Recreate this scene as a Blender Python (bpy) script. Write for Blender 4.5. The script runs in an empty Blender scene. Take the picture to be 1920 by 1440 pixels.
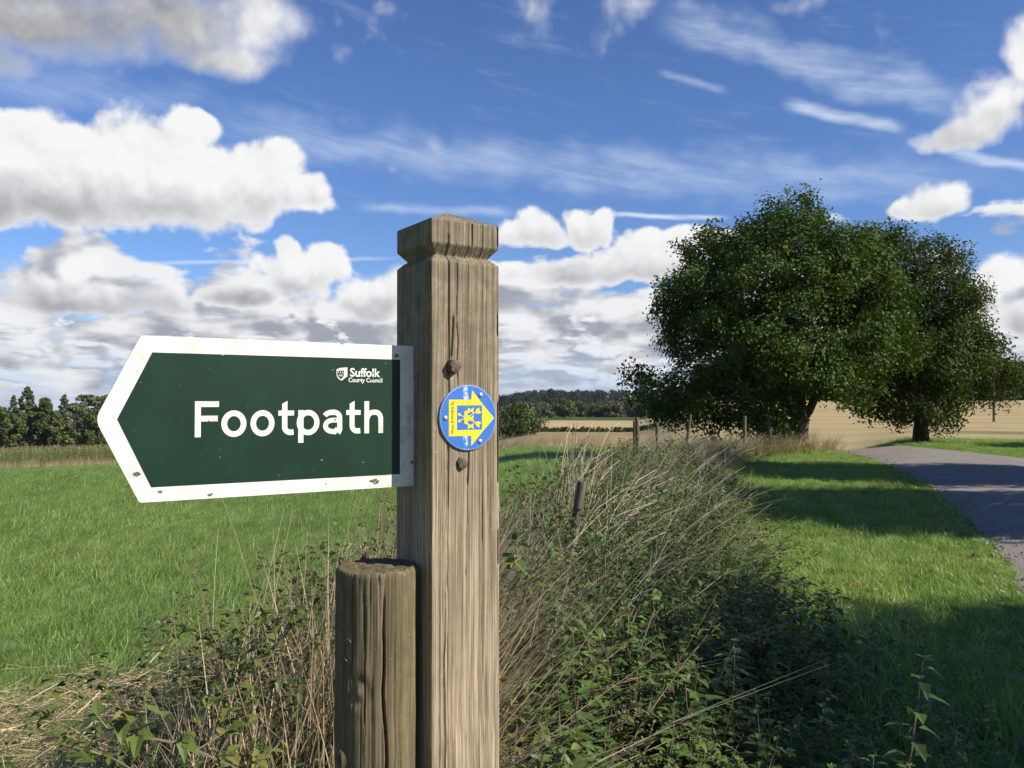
import bpy, math, random
import numpy as np
from mathutils import Vector, Matrix
R = math.radians
rnd = random.Random(7)
rng = np.random.default_rng(11)
sc = bpy.context.scene
COL = sc.collection

# ------------------------------------------------------------------ camera
CAMZ, F0, PITCH = 1.55, 1554.0, R(1.143)
cam_d = bpy.data.cameras.new('camera')
cam_d.sensor_width = 36.0
cam_d.lens = 36.0 * F0 / 1920.0
cam_d.clip_start, cam_d.clip_end = 0.02, 20000.0
cam = bpy.data.objects.new('camera', cam_d)
COL.objects.link(cam)
cam.location = (0, 0, CAMZ)
cam.rotation_euler = (R(90) + PITCH, 0, 0)
sc.camera = cam

# ------------------------------------------------------------------ exposure / renderer
vs = sc.view_settings
vs.view_transform = 'Standard'; vs.look = 'None'; vs.exposure = 0.6; vs.gamma = 1.0
vs.use_curve_mapping = False
sc.render.engine = 'CYCLES'
cy = sc.cycles
cy.max_bounces = 5; cy.diffuse_bounces = 2; cy.glossy_bounces = 2
cy.transmission_bounces = 4; cy.transparent_max_bounces = 6; cy.volume_bounces = 0
cy.use_denoising = True
cy.sample_clamp_indirect = 6.0

# ------------------------------------------------------------------ sun
SUN_AZ, SUN_EL = R(113.5), R(35.0)          # clockwise from +Y (the way the camera looks)
SUN_DIR = Vector((math.sin(SUN_AZ)*math.cos(SUN_EL), math.cos(SUN_AZ)*math.cos(SUN_EL), math.sin(SUN_EL)))
sd = bpy.data.lights.new('sun', 'SUN')
sd.energy = 5.0; sd.angle = R(0.53); sd.color = (1.0, 0.93, 0.82)
so = bpy.data.objects.new('sun', sd); COL.objects.link(so)
so.location = (20, -10, 30)
so.rotation_euler = (-SUN_DIR).to_track_quat('-Z', 'Y').to_euler()

# ------------------------------------------------------------------ node helpers
class G:
    """Tiny expression layer over a node tree: sockets combine with + - * /."""
    def __init__(s, tree): s.t = tree; s.n = tree.nodes; s.l = tree.links
    def new(s, kind, **kw):
        nd = s.n.new(kind)
        for k, v in kw.items(): setattr(nd, k, v)
        return nd
    def put(s, sock, v):
        if isinstance(v, E): s.l.new(v.s, sock)
        elif isinstance(v, bpy.types.NodeSocket): s.l.new(v, sock)
        elif v is not None:
            try: sock.default_value = v
            except Exception: sock.default_value = tuple(v) + (1.0,)
    def m(s, op, a, b=None, c=None, clamp=False):
        nd = s.new('ShaderNodeMath', operation=op); nd.use_clamp = clamp
        s.put(nd.inputs[0], a)
        if b is not None: s.put(nd.inputs[1], b)
        if c is not None: s.put(nd.inputs[2], c)
        return E(s, nd.outputs[0])
    def vm(s, op, a, b=None, out=0):
        nd = s.new('ShaderNodeVectorMath', operation=op)
        s.put(nd.inputs[0], a)
        if b is not None: s.put(nd.inputs[1], b)
        return E(s, nd.outputs[out])
    def xyz(s, x, y, z=0.0):
        nd = s.new('ShaderNodeCombineXYZ')
        s.put(nd.inputs[0], x); s.put(nd.inputs[1], y); s.put(nd.inputs[2], z)
        return E(s, nd.outputs[0])
    def sep(s, v):
        nd = s.new('ShaderNodeSeparateXYZ'); s.put(nd.inputs[0], v)
        return [E(s, o) for o in nd.outputs]
    def noise(s, v, scale, detail=4.0, rough=0.5, dist=0.0, dim='3D', color=False):
        nd = s.new('ShaderNodeTexNoise', noise_dimensions=dim)
        if v is not None: s.put(nd.inputs['Vector'], v)
        nd.inputs['Scale'].default_value = scale; nd.inputs['Detail'].default_value = detail
        nd.inputs['Roughness'].default_value = rough; nd.inputs['Distortion'].default_value = dist
        return E(s, nd.outputs['Color' if color else 'Fac'])
    def voro(s, v, scale, feature='F1', smooth=0.5, detail=0.0, rough=0.5, dim='3D'):
        nd = s.new('ShaderNodeTexVoronoi', feature=feature, voronoi_dimensions=dim)
        s.put(nd.inputs['Vector'], v); nd.inputs['Scale'].default_value = scale
        nd.inputs['Detail'].default_value = detail; nd.inputs['Roughness'].default_value = rough
        if 'Smoothness' in nd.inputs and feature == 'SMOOTH_F1': nd.inputs['Smoothness'].default_value = smooth
        return E(s, nd.outputs['Distance'])
    def ss(s, v, a, b, lo=0.0, hi=1.0, kind='SMOOTHSTEP'):
        nd = s.new('ShaderNodeMapRange', interpolation_type=kind)
        s.put(nd.inputs[0], v); s.put(nd.inputs[1], a); s.put(nd.inputs[2], b); s.put(nd.inputs[3], lo); s.put(nd.inputs[4], hi)
        return E(s, nd.outputs[0])
    def mix(s, f, a, b, blend='MIX'):
        nd = s.new('ShaderNodeMix', data_type='RGBA', blend_type=blend)
        s.put(nd.inputs[0], f); s.put(nd.inputs[6], a); s.put(nd.inputs[7], b)
        return E(s, nd.outputs[2])
    def ramp(s, f, stops):
        nd = s.new('ShaderNodeValToRGB'); cr = nd.color_ramp
        while len(cr.elements) < len(stops): cr.elements.new(0.5)
        for e, (p, c) in zip(cr.elements, stops):
            e.position = p; e.color = tuple(c) + (1.0,) if len(c) == 3 else c
        s.put(nd.inputs[0], f)
        return E(s, nd.outputs[0])
class E:
    def __init__(s, g, sock): s.g, s.s = g, sock
    def __add__(a, b): return a.g.m('ADD', a, b)
    def __radd__(a, b): return a.g.m('ADD', b, a)
    def __sub__(a, b): return a.g.m('SUBTRACT', a, b)
    def __rsub__(a, b): return a.g.m('SUBTRACT', b, a)
    def __mul__(a, b): return a.g.m('MULTIPLY', a, b)
    def __rmul__(a, b): return a.g.m('MULTIPLY', b, a)
    def __truediv__(a, b): return a.g.m('DIVIDE', a, b)
    def __rtruediv__(a, b): return a.g.m('DIVIDE', b, a)
    def __neg__(a): return a.g.m('MULTIPLY', a, -1.0)

def pix_dir(px, py):
    """world direction of a photograph pixel (1920 wide) seen by the camera"""
    x, zc = (px - 960.0) / F0, (720.0 - py) / F0
    c, s_ = math.cos(PITCH), math.sin(PITCH)
    return (x, c - zc * s_, s_ + zc * c)
def sky_ae(px, py):
    x, y, z = pix_dir(px, py)
    return math.atan2(x, y), math.atan2(z, math.hypot(x, y))
# ------------------------------------------------------------------ world: clear sky + clouds by direction
def build_world():
    w = bpy.data.worlds.new('World'); sc.world = w; w.use_nodes = True
    w.cycles.sampling_method = 'MANUAL'; w.cycles.sample_map_resolution = 256
    t = w.node_tree; t.nodes.clear(); g = G(t)
    out = g.new('ShaderNodeOutputWorld'); bg = g.new('ShaderNodeBackground')
    t.links.new(bg.outputs[0], out.inputs[0])
    sky = g.new('ShaderNodeTexSky', sky_type='NISHITA')
    sky.sun_disc = False; sky.sun_elevation = SUN_EL; sky.sun_rotation = SUN_AZ
    sky.altitude = 60.0; sky.air_density = 1.0; sky.dust_density = 0.05; sky.ozone_density = 2.4
    STR = 0.073
    bg.inputs['Strength'].default_value = STR
    K = 1.0 / (STR * 2.0**vs.exposure)      # colour value that shows as 1.0
    tc = g.new('ShaderNodeTexCoord')
    d = g.vm('NORMALIZE', tc.outputs['Generated'])
    x, y, z = g.sep(d)
    az = g.m('ARCTAN2', x, y); el = g.m('ARCSINE', z)
    q = g.xyz(az, el, 0.0)
    # domain warp so no edge is a clean ellipse
    wv = g.noise(q, 8.0, 2.0, 0.55, dim='2D', color=True)
    qw = g.vm('ADD', q, g.vm('MULTIPLY', g.vm('SUBTRACT', wv, (0.5, 0.5, 0.5)), (0.06, 0.035, 0.0)))
    def puff(v):
        a_ = g.voro(v, 17.0, 'F1', detail=2.0, rough=0.6, dim='2D')
        b_ = g.noise(v, 10.0, 7.0, 0.63, dim='2D')
        return (0.46 - a_) * 0.50 + (b_ - 0.5) * 1.45
    qn = g.vm('ADD', q, g.vm('MULTIPLY', g.vm('SUBTRACT', wv, (0.5, 0.5, 0.5)), (0.020, 0.016, 0.0)))
    n0 = puff(qn)
    n1 = puff(g.vm('ADD', qn, (0.007, 0.014, 0.0)))
    relief = n0 - n1                              # >0: the air towards the sun is thinner, so this side is lit
    col = E(g, sky.outputs[0])
    col = g.mix(1.0, col, (0.66, 0.84, 1.20), 'MULTIPLY')
    # --- high thin streaks (cirrus, old contrails): (x0,y0,x1,y1,width,strength)
    streaks = [(300, 205, 1980, 318, 52, 0.36), (960, 283, 1960, 312, 20, 0.22), (1230, 20, 1840, 200, 42, 0.5), (1465, 190, 1700, 246, 13, 0.8),
               (1230, 132, 1370, 172, 9, 0.35), (1765, 278, 1990, 330, 13, 0.7), (200, 492, 760, 483, 5, 0.7),
               (1120, 403, 1370, 408, 6.5, 0.8), (660, 388, 980, 398, 12, 0.4), (-100, 130, 420, 205, 45, 0.25)]
    qh = g.vm('DOT_PRODUCT', q, (0.97, -0.20, 0), out=1); qv = g.vm('DOT_PRODUCT', q, (0.20, 0.97, 0), out=1)
    sn = g.noise(g.xyz(qh * 5.0, qv * 30.0, 0.0), 1.6, 5.0, 0.66, dim='2D')
    wob = g.noise(g.xyz(qh * 9.0, qv * 14.0, 0.0), 2.0, 2.0, dim='2D') - 0.5
    snm = g.ss(sn, 0.28, 0.70)
    tot = None
    for x0, y0, x1, y1, wd, st in streaks:
        a0, e0 = sky_ae(x0, y0); a1, e1 = sky_ae(x1, y1)
        L = math.hypot(a1-a0, e1-e0); c_, s_ = (a1-a0)/L, (e1-e0)/L
        rel = g.vm('SUBTRACT', q, ((a0+a1)/2, (e0+e1)/2, 0))
        u = g.vm('DOT_PRODUCT', rel, (c_, s_, 0), out=1); v = g.vm('DOT_PRODUCT', rel, (-s_, c_, 0), out=1)
        prof = g.ss(g.m('ABSOLUTE', v + wob * (wd / F0 * 1.3)), 0.0, wd / F0 * 1.15, st, 0.0)
        val = prof * g.ss(g.m('ABSOLUTE', u), L * 0.30, L * 0.53, 1.0, 0.0)
        tot = val if tot is None else g.m('MAXIMUM', tot, val)
    tot = tot * (0.42 + snm * 0.58)
    veil = g.ss(sn, 0.52, 0.85) * g.ss(el, 0.10, 0.26) * 0.12
    tot = g.m('MAXIMUM', tot, veil)
    col = g.mix(tot, col, (0.80*K, 0.90*K, 1.03*K))
    # --- two decks of cumulus rows that close up towards the horizon, everywhere round
    def deck(scale, sx, sy, seed, up):
        v = g.vm('ADD', g.vm('MULTIPLY', qd, (sx, sy, 0.0)), (seed, seed * 1.7, 0.0))
        a_ = g.noise(v, scale, 5.0, 0.53, dim='2D')
        b_ = g.noise(g.vm('ADD', v, (up * 0.5, up, 0.0)), scale, 3.0, 0.5, dim='2D')
        return a_, b_
    qd = g.vm('ADD', q, g.vm('MULTIPLY', g.vm('SUBTRACT', wv, (0.5, 0.5, 0.5)), (0.07, 0.008, 0.0)))
    d0, d1 = deck(1.0, 8.0, 19.0, 3.3, 0.34)
    thr = g.ss(el, 0.07, 0.20, 0.24, 0.58, 'LINEAR') + g.ss(el, 0.17, 0.28) * 0.30
    dens = d0 - thr + n0 * 0.07
    al = g.ss(dens, -0.02, 0.09)
    tl = g.ss(d0 - d1 + relief * 0.10, -0.14, 0.15)
    tl = g.m('ADD', tl, g.ss(dens, 0.0, 0.10, 0.30, 0.0), clamp=True)
    cc = g.mix(tl, (0.36*K, 0.38*K, 0.44*K), (0.88*K, 0.89*K, 0.90*K))
    col = g.mix(al, col, cc)
    d0, d1 = deck(1.0, 17.0, 52.0, 9.1, 0.40)
    thr = g.ss(el, 0.015, 0.115, 0.42, 0.62, 'LINEAR') + g.ss(el, 0.09, 0.14) * 0.5
    dens = d0 - thr + n0 * 0.05
    al = g.ss(dens, -0.04, 0.08) * g.ss(el, 0.0, 0.03, 0.6, 1.0)
    low = g.ss(el, 0.0, 0.09)
    tl = g.ss(d0 - d1 + relief * 0.08, -0.11, 0.15)
    cc = g.mix(tl, g.mix(low, (0.44*K, 0.55*K, 0.72*K), (0.35*K, 0.38*K, 0.48*K)), g.mix(low, (0.66*K, 0.76*K, 0.90*K), (0.90*K, 0.91*K, 0.93*K)))
    col = g.mix(al, col, cc)
    # --- the big clouds one can name: lobes (x, y, rx, ry) in photograph pixels, base line, softness, darkness of the base
    heroes = [
        dict(l=[(1085, 425, 82, 66), (1000, 440, 90, 56), (1120, 405, 44, 42)], base=482, soft=.26, grey=.5, hgt=105),
        dict(l=[(1250, 480, 130, 62), (1180, 500, 120, 55), (1310, 455, 80, 44), (1040, 510, 120, 44)], base=550, soft=.24, grey=.7, hgt=130),
        dict(l=[(1768, 376, 80, 46), (1718, 388, 44, 30), (1795, 362, 44, 34)], base=416, soft=.4, grey=.3, hgt=75),
        dict(l=[(540, 520, 130, 68), (610, 508, 74, 66), (450, 555, 95, 42), (545, 480, 46, 42)], base=582, soft=.24, grey=.85, hgt=120),
        dict(l=[(710, 565, 95, 60), (240, 560, 150, 50), (90, 545, 170, 64), (150, 500, 90, 42)], base=618, soft=.45, grey=.8, hgt=120),
        dict(l=[(1885, 520, 110, 60), (1840, 560, 90, 50), (1930, 600, 120, 60)], base=640, soft=.4, grey=.7, hgt=150),
        dict(l=[(1890, 190, 100, 95), (1790, 245, 95, 44), (1925, 110, 76, 95), (1850, 220, 95, 64), (1960, 60, 66, 74)], base=288, soft=.5, grey=.5, hgt=190),
        dict(l=[(100, 330, 260, 150), (300, 330, 200, 135), (470, 345, 150, 95), (375, 240, 66, 56), (30, 285, 200, 105), (570, 360, 80, 50), (-120, 340, 240, 150)], base=452, soft=.24, grey=1.0, hgt=225, nz=.5),
        dict(l=[(60, 30, 430, 105), (330, 45, 260, 100), (495, 40, 115, 95), (430, 110, 140, 52), (-90, 90, 220, 100)], base=165, soft=.75, grey=.9, hgt=-430, nz=.42, rel=.22),
        dict(l=[(700, 60, 90, 85), (750, 25, 90, 50), (650, 105, 50, 45)], base=140, soft=1.5, grey=.1, hgt=150, thin=.7),
        dict(l=[(1130, 60, 80, 66), (990, 20, 70, 66), (1180, 10, 110, 46), (1510, 10, 70, 26)], base=118, soft=1.5, grey=.1, hgt=150, thin=.7),
        dict(l=[(815, 275, 44, 40), (735, 315, 32, 34), (1820, 80, 44, 34), (1660, 70, 66, 46)], base=334, soft=1.3, grey=.1, hgt=100, thin=.5),
    ]
    for h in heroes:
        F = None
        for cx, cy_, rx, ry in h['l']:
            a_, e_ = sky_ae(cx, cy_)
            ra = (sky_ae(cx+rx, cy_)[0] - sky_ae(cx-rx, cy_)[0]) / 2
            re = (sky_ae(cx, cy_-ry)[1] - sky_ae(cx, cy_+ry)[1]) / 2
            ln = g.vm('LENGTH', g.vm('MULTIPLY', g.vm('SUBTRACT', qw, (a_, e_, 0)), (1/ra, 1/re, 0)), out=1)
            f = 1.0 - ln
            F = f if F is None else g.m('SMOOTH_MAX', F, f, 0.18)
        cx = h['l'][0][0]
        eb = sky_ae(cx, h['base'])[1]; et = sky_ae(cx, h['base'] - abs(h['hgt']))[1]
        thin = h.get('thin'); rel = h.get('rel', 0.32)
        F = F + n0 * (h.get('nz', 0.66) if not thin else 1.3)
        F = F - g.m('MAXIMUM', (eb + 0.012) - el, 0.0) * 18.0
        al = g.ss(F, 0.0, h['soft'])
        if h['hgt'] > 0: hh = g.ss(el, eb + 0.002, eb + (et - eb) * 0.95)
        else: hh = g.ss(az, sky_ae(300, 50)[0], sky_ae(590, 50)[0]) * 0.6 + 0.16
        hh = hh + relief * rel * 0.5 + n0 * rel * 0.3
        core = g.ss(F, 0.0, 0.6)
        lum = g.m('SUBTRACT', 0.97 + relief * rel, (1.0 - g.ss(hh, -0.05, 0.74)) * core * h['grey'], clamp=True)
        cc = g.mix(lum, (0.30*K, 0.31*K, 0.335*K), (0.94*K, 0.94*K, 0.945*K))
        col = g.mix(al * (thin or 1.0), col, cc)
    # below the horizon: dull ground bounce
    col = g.mix(g.ss(el, -0.03, -0.005, 1.0, 0.0), col, (0.16*K, 0.19*K, 0.12*K))
    t.links.new(col.s, bg.inputs['Color'])
build_world()
# ------------------------------------------------------------------ general helpers
def lerp(a, b, t): return a + (b - a) * t
def _hash2(ix, iy, seed):
    h = (ix.astype(np.int64) * 374761393 + iy.astype(np.int64) * 668265263 + seed * 1442695041) & 0xffffffff
    h = ((h ^ (h >> 13)) * 1274126177) & 0xffffffff
    return ((h ^ (h >> 16)) & 0xffff) / 65535.0
def vnoise(x, y, seed=0):
    """smooth value noise 0..1 on arrays"""
    x, y = np.asarray(x, float), np.asarray(y, float)
    ix, iy = np.floor(x), np.floor(y); fx, fy = x - ix, y - iy
    fx = fx*fx*(3-2*fx); fy = fy*fy*(3-2*fy); ix = ix.astype(int); iy = iy.astype(int)
    a = _hash2(ix, iy, seed); b = _hash2(ix+1, iy, seed); c = _hash2(ix, iy+1, seed); e = _hash2(ix+1, iy+1, seed)
    return (a*(1-fx)+b*fx)*(1-fy) + (c*(1-fx)+e*fx)*fy
def fbm(x, y, seed=0, oct=4):
    s, a, n = 0.0, 1.0, 0.0
    for k in range(oct):
        s = s + a * vnoise(np.asarray(x)*2**k, np.asarray(y)*2**k, seed + 17*k); n += a; a *= 0.5
    return s / n

class MB:
    """collects vertices, faces and material slots into one mesh"""
    def __init__(s): s.v, s.f, s.m = [], [], []
    def add(s, verts, faces, mat=0):
        o = len(s.v); s.v += [tuple(map(float, p)) for p in verts]
        s.f += [tuple(i + o for i in f) for f in faces]; s.m += [mat] * len(faces)
    def tube(s, pts, radii, n=5, mat=0, cap=True):
        pts = [Vector(p) for p in pts]; rings = []
        for i, p in enumerate(pts):
            d = (pts[min(i+1, len(pts)-1)] - pts[max(i-1, 0)])
            d = d.normalized() if d.length > 1e-9 else Vector((0, 0, 1))
            a = d.orthogonal().normalized() if i == 0 else (a - d * a.dot(d)).normalized()
            b = d.cross(a)
            r = radii[i] if hasattr(radii, '__len__') else radii
            rings.append([p + (a*math.cos(2*math.pi*k/n) + b*math.sin(2*math.pi*k/n)) * r for k in range(n)])
        vs_ = [v for rg in rings for v in rg]; fs = []
        for i in range(len(pts)-1):
            for k in range(n):
                fs.append((i*n+k, i*n+(k+1) % n, (i+1)*n+(k+1) % n, (i+1)*n+k))
        if cap:
            fs.append(tuple(range(n-1, -1, -1))); fs.append(tuple(range((len(pts)-1)*n, len(pts)*n)))
        s.add(vs_, fs, mat)
    def box(s, lo, hi, mat=0):
        x0, y0, z0 = lo; x1, y1, z1 = hi
        v = [(x0,y0,z0),(x1,y0,z0),(x1,y1,z0),(x0,y1,z0),(x0,y0,z1),(x1,y0,z1),(x1,y1,z1),(x0,y1,z1)]
        s.add(v, [(3,2,1,0),(4,5,6,7),(0,1,5,4),(1,2,6,5),(2,3,7,6),(3,0,4,7)], mat)
    def prism(s, poly, y0, y1, mat=0):
        """outline in the x-z plane, given thickness along y"""
        n = len(poly)
        v = [(x, y0, z) for x, z in poly] + [(x, y1, z) for x, z in poly]
        f = [tuple(range(n)), tuple(range(2*n-1, n-1, -1))] + [(i, (i+1) % n, n+(i+1) % n, n+i) for i in range(n)]
        s.add(v, f, mat)
    def leaf(s, base, d, up, L, W, droop=0.3, mat=0, fold=0.15):
        """a pointed leaf of six corners with a fold along its midrib and a bend"""
        d = Vector(d).normalized(); up = Vector(up); b = Vector(base)
        side = d.cross(up)
        side = side.normalized() if side.length > 1e-6 else d.orthogonal().normalized()
        nrm = side.cross(d).normalized()
        def P(u, w, f): return b + d*(u*L) - nrm*(droop*L*u*u) + side*(w*W*0.5) + nrm*(f*W)
        v = [P(0,0,0), P(.32,-1,fold), P(.32,1,fold), P(.36,0,0), P(.72,-.55,fold*.6), P(.72,.55,fold*.6), P(.74,0,0), P(1,0,0)]
        s.add(v, [(0,3,1), (0,2,3), (1,3,6,4), (3,2,5,6), (4,6,7), (6,5,7)], mat)
    def blade(s, base, d, lean, L, W, mat=0, seg=3):
        """a tapering grass blade that bends towards lean"""
        b = Vector(base); d = Vector(d).normalized(); lean = Vector(lean)
        side = d.cross(lean)
        side = side.normalized() if side.length > 1e-6 else d.orthogonal().normalized()
        v, f = [], []
        for i in range(seg):
            t = i / seg; c = b + d*(L*t) + lean*(L*t*t); w = W*(1-t*0.75)*0.5
            v += [c - side*w, c + side*w]
        v.append(b + d*L + lean*L)
        for i in range(seg-1): f.append((2*i, 2*i+1, 2*i+3, 2*i+2))
        f.append((2*seg-2, 2*seg-1, 2*seg)); s.add(v, f, mat)
    def mesh(s, name, mats, smooth=False):
        me = bpy.data.meshes.new(name); me.from_pydata(s.v, [], s.f)
        for m in (mats if isinstance(mats, (list, tuple)) else [mats]): me.materials.append(m)
        if any(s.m): me.polygons.foreach_set('material_index', np.array(s.m, dtype=np.int32))
        if smooth: me.polygons.foreach_set('use_smooth', np.ones(len(s.f), dtype=bool))
        me.update(); return me
def link(name, me, parent=None, loc=None, rot=None):
    o = bpy.data.objects.new(name, me); COL.objects.link(o)
    if parent is not None: o.parent = parent
    if loc is not None: o.location = loc
    if rot is not None: o.rotation_euler = rot
    return o
def tag(o, label, cat, group=None, kind=None):
    o['label'] = label; o['category'] = cat
    if group: o['group'] = group
    if kind: o['kind'] = kind
    return o
def thing(name, label, cat, loc, rz=0.0, group=None):
    return tag(link(name, None, None, loc, (0, 0, rz)), label, cat, group)
def grid_mesh(name, P, mats, smooth=True, close_u=False):
    """P: array (rows, cols, 3) to a quad mesh"""
    nr, nc = P.shape[:2]
    me = bpy.data.meshes.new(name)
    idx = np.arange(nr*nc).reshape(nr, nc)
    if close_u:
        a = idx[:-1]; b = np.roll(idx, -1, 1)[:-1]; c = np.roll(idx, -1, 1)[1:]; e = idx[1:]
    else:
        a = idx[:-1, :-1]; b = idx[:-1, 1:]; c = idx[1:, 1:]; e = idx[1:, :-1]
    q = np.stack([a, b, c, e], -1).reshape(-1, 4)
    me.vertices.add(nr*nc); me.vertices.foreach_set('co', P.reshape(-1).astype(np.float32))
    me.loops.add(q.size); me.loops.foreach_set('vertex_index', q.reshape(-1).astype(np.int32))
    me.polygons.add(len(q)); me.polygons.foreach_set('loop_start', np.arange(0, q.size, 4, dtype=np.int32))
    me.polygons.foreach_set('use_smooth', np.full(len(q), smooth))
    for m in (mats if isinstance(mats, (list, tuple)) else [mats]): me.materials.append(m)
    me.update(calc_edges=True); me.validate()
    return me
def tri_mesh(name, V, T, mat):
    me = bpy.data.meshes.new(name)
    me.vertices.add(len(V)); me.vertices.foreach_set('co', np.asarray(V, np.float32).reshape(-1))
    k = T.shape[1]
    me.loops.add(T.size); me.loops.foreach_set('vertex_index', T.reshape(-1).astype(np.int32))
    me.polygons.add(len(T)); me.polygons.foreach_set('loop_start', np.arange(0, T.size, k, dtype=np.int32))
    me.materials.append(mat); me.update(calc_edges=True)
    return me

# ------------------------------------------------------------------ materials
def base_mat(name):
    m = bpy.data.materials.new(name); m.use_nodes = True
    t = m.node_tree; g = G(t); p = t.nodes['Principled BSDF']
    return m, g, p
def plain(name, c, rough=0.6, metal=0.0, spec=0.4):
    m, g, p = base_mat(name)
    p.inputs['Base Color'].default_value = (*c, 1); p.inputs['Roughness'].default_value = rough
    p.inputs['Metallic'].default_value = metal; p.inputs['Specular IOR Level'].default_value = spec
    return m
def leafy(name, stops, transl=0.3, rough=0.5, spec=0.25, nscale=6.0, tcol=1.25, per_object=True):
    """foliage: colour from a ramp driven by per-copy chance and a soft noise; some light passes through"""
    m, g, p = base_mat(name)
    oi = g.new('ShaderNodeObjectInfo'); geo = g.new('ShaderNodeNewGeometry')
    n = g.noise(geo.outputs['Position'], nscale, 4.0, 0.6)
    isl = E(g, geo.outputs['Random Per Island'])
    f = isl * 0.45 + (E(g, oi.outputs['Random']) * 0.35 if per_object else 0.15) + g.ss(n, 0.3, 0.7) * 0.25
    c = g.ramp(f, stops)
    g.put(p.inputs['Base Color'], c)
    p.inputs['Roughness'].default_value = rough; p.inputs['Specular IOR Level'].default_value = spec
    if transl > 0:
        tr = g.new('ShaderNodeBsdfTranslucent'); g.put(tr.inputs[0], g.mix(1.0, c, (tcol*1.05, tcol*1.1, tcol*0.6), 'MULTIPLY'))
        mx = g.new('ShaderNodeMixShader'); mx.inputs[0].default_value = transl
        g.l.new(p.outputs[0], mx.inputs[1]); g.l.new(tr.outputs[0], mx.inputs[2])
        g.l.new(mx.outputs[0], m.node_tree.nodes['Material Output'].inputs[0])
    return m
def ramp3(a, b, c): return [(0.0, a), (0.5, b), (1.0, c)]

M = {}
M['lawn'] = leafy('lawn_grass', [(0, (.115, .200, .042)), (.45, (.220, .325, .078)), (.8, (.315, .405, .118)), (1, (.55, .52, .25))], .33, .45, .3, .6)
M['pasture'] = leafy('pasture_grass', [(0, (0.129, 0.218, 0.0537)), (.45, (0.218, 0.324, 0.0872)), (.8, (0.302, 0.403, 0.123)), (1, (0.559, 0.503, 0.246))], .30, .45, .3, .28)
M['straw'] = leafy('straw', ramp3((0.232, 0.169, 0.0989), (0.466, 0.361, 0.215), (0.674, 0.547, 0.35)), .15, .6, .25, 3.0)
M['straw_pale'] = leafy('pale_stalk', ramp3((0.306, 0.245, 0.163), (0.49, 0.408, 0.286), (0.632, 0.551, 0.398)), .1, .6, .3, 3.0)
M['brown'] = leafy('brown_stem', ramp3((.080, .062, .040), (.170, .132, .082), (.30, .24, .155)), .1, .7, .2, 5.0)
M['nettle'] = leafy('nettle_leaf', [(0, (0.0343, 0.0665, 0.0137)), (.45, (0.0734, 0.137, 0.0274)), (.85, (0.122, 0.191, 0.0411)), (1, (0.293, 0.265, 0.0684))], .25, .45, .35, 4.0)
M['bramble'] = leafy('bramble_leaf', [(0, (0.034, 0.0553, 0.0149)), (.45, (0.085, 0.128, 0.0276)), (.85, (0.149, 0.186, 0.0425)), (1, (0.276, 0.213, 0.0744))], .25, .45, .3, 4.0)
M['oak'] = leafy('oak_leaf', [(0, (0.0232, 0.0464, 0.00738)), (.5, (0.0484, 0.0864, 0.0137)), (.85, (0.0791, 0.121, 0.0211)), (1, (0.116, 0.143, 0.0359))], .18, .6, .12, .9)
M['horn'] = leafy('hornbeam_leaf', [(0, (0.0331, 0.0528, 0.00991)), (.5, (0.0682, 0.0969, 0.0176)), (.85, (0.108, 0.134, 0.0285)), (1, (0.165, 0.16, 0.0495))], .22, .6, .12, .9)
M['fir'] = leafy('conifer_needles', ramp3((0.0413, 0.0578, 0.0248), (0.0826, 0.105, 0.044), (0.138, 0.158, 0.0661)), .1, .6, .1, .3)
M['decid'] = leafy('distant_leaf', ramp3((0.0411, 0.0594, 0.0183), (0.0824, 0.11, 0.0319), (0.142, 0.16, 0.0571)), .15, .6, .1, .2)
M['willow'] = leafy('silvery_leaf', ramp3((0.0624, 0.078, 0.0364), (0.114, 0.13, 0.0624), (0.177, 0.187, 0.0936)), .15, .6, .2, .2)
M['pine'] = leafy('far_pine_needles', ramp3((.014, .022, .014), (.028, .040, .024), (.050, .064, .036)), .08, .7, .08, .05)
M['maize'] = leafy('maize_leaf', ramp3((0.09, 0.12, 0.03), (0.195, 0.225, 0.0675), (0.36, 0.315, 0.135)), .25, .5, .3, .5)
M['tassel'] = plain('maize_tassel', (.22, .155, .075), .8)
M['dead_leaf'] = leafy('fallen_leaf', ramp3((0.112, 0.056, 0.0245), (0.196, 0.112, 0.056), (0.266, 0.175, 0.098)), .1, .6, .3, 20.0)

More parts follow.
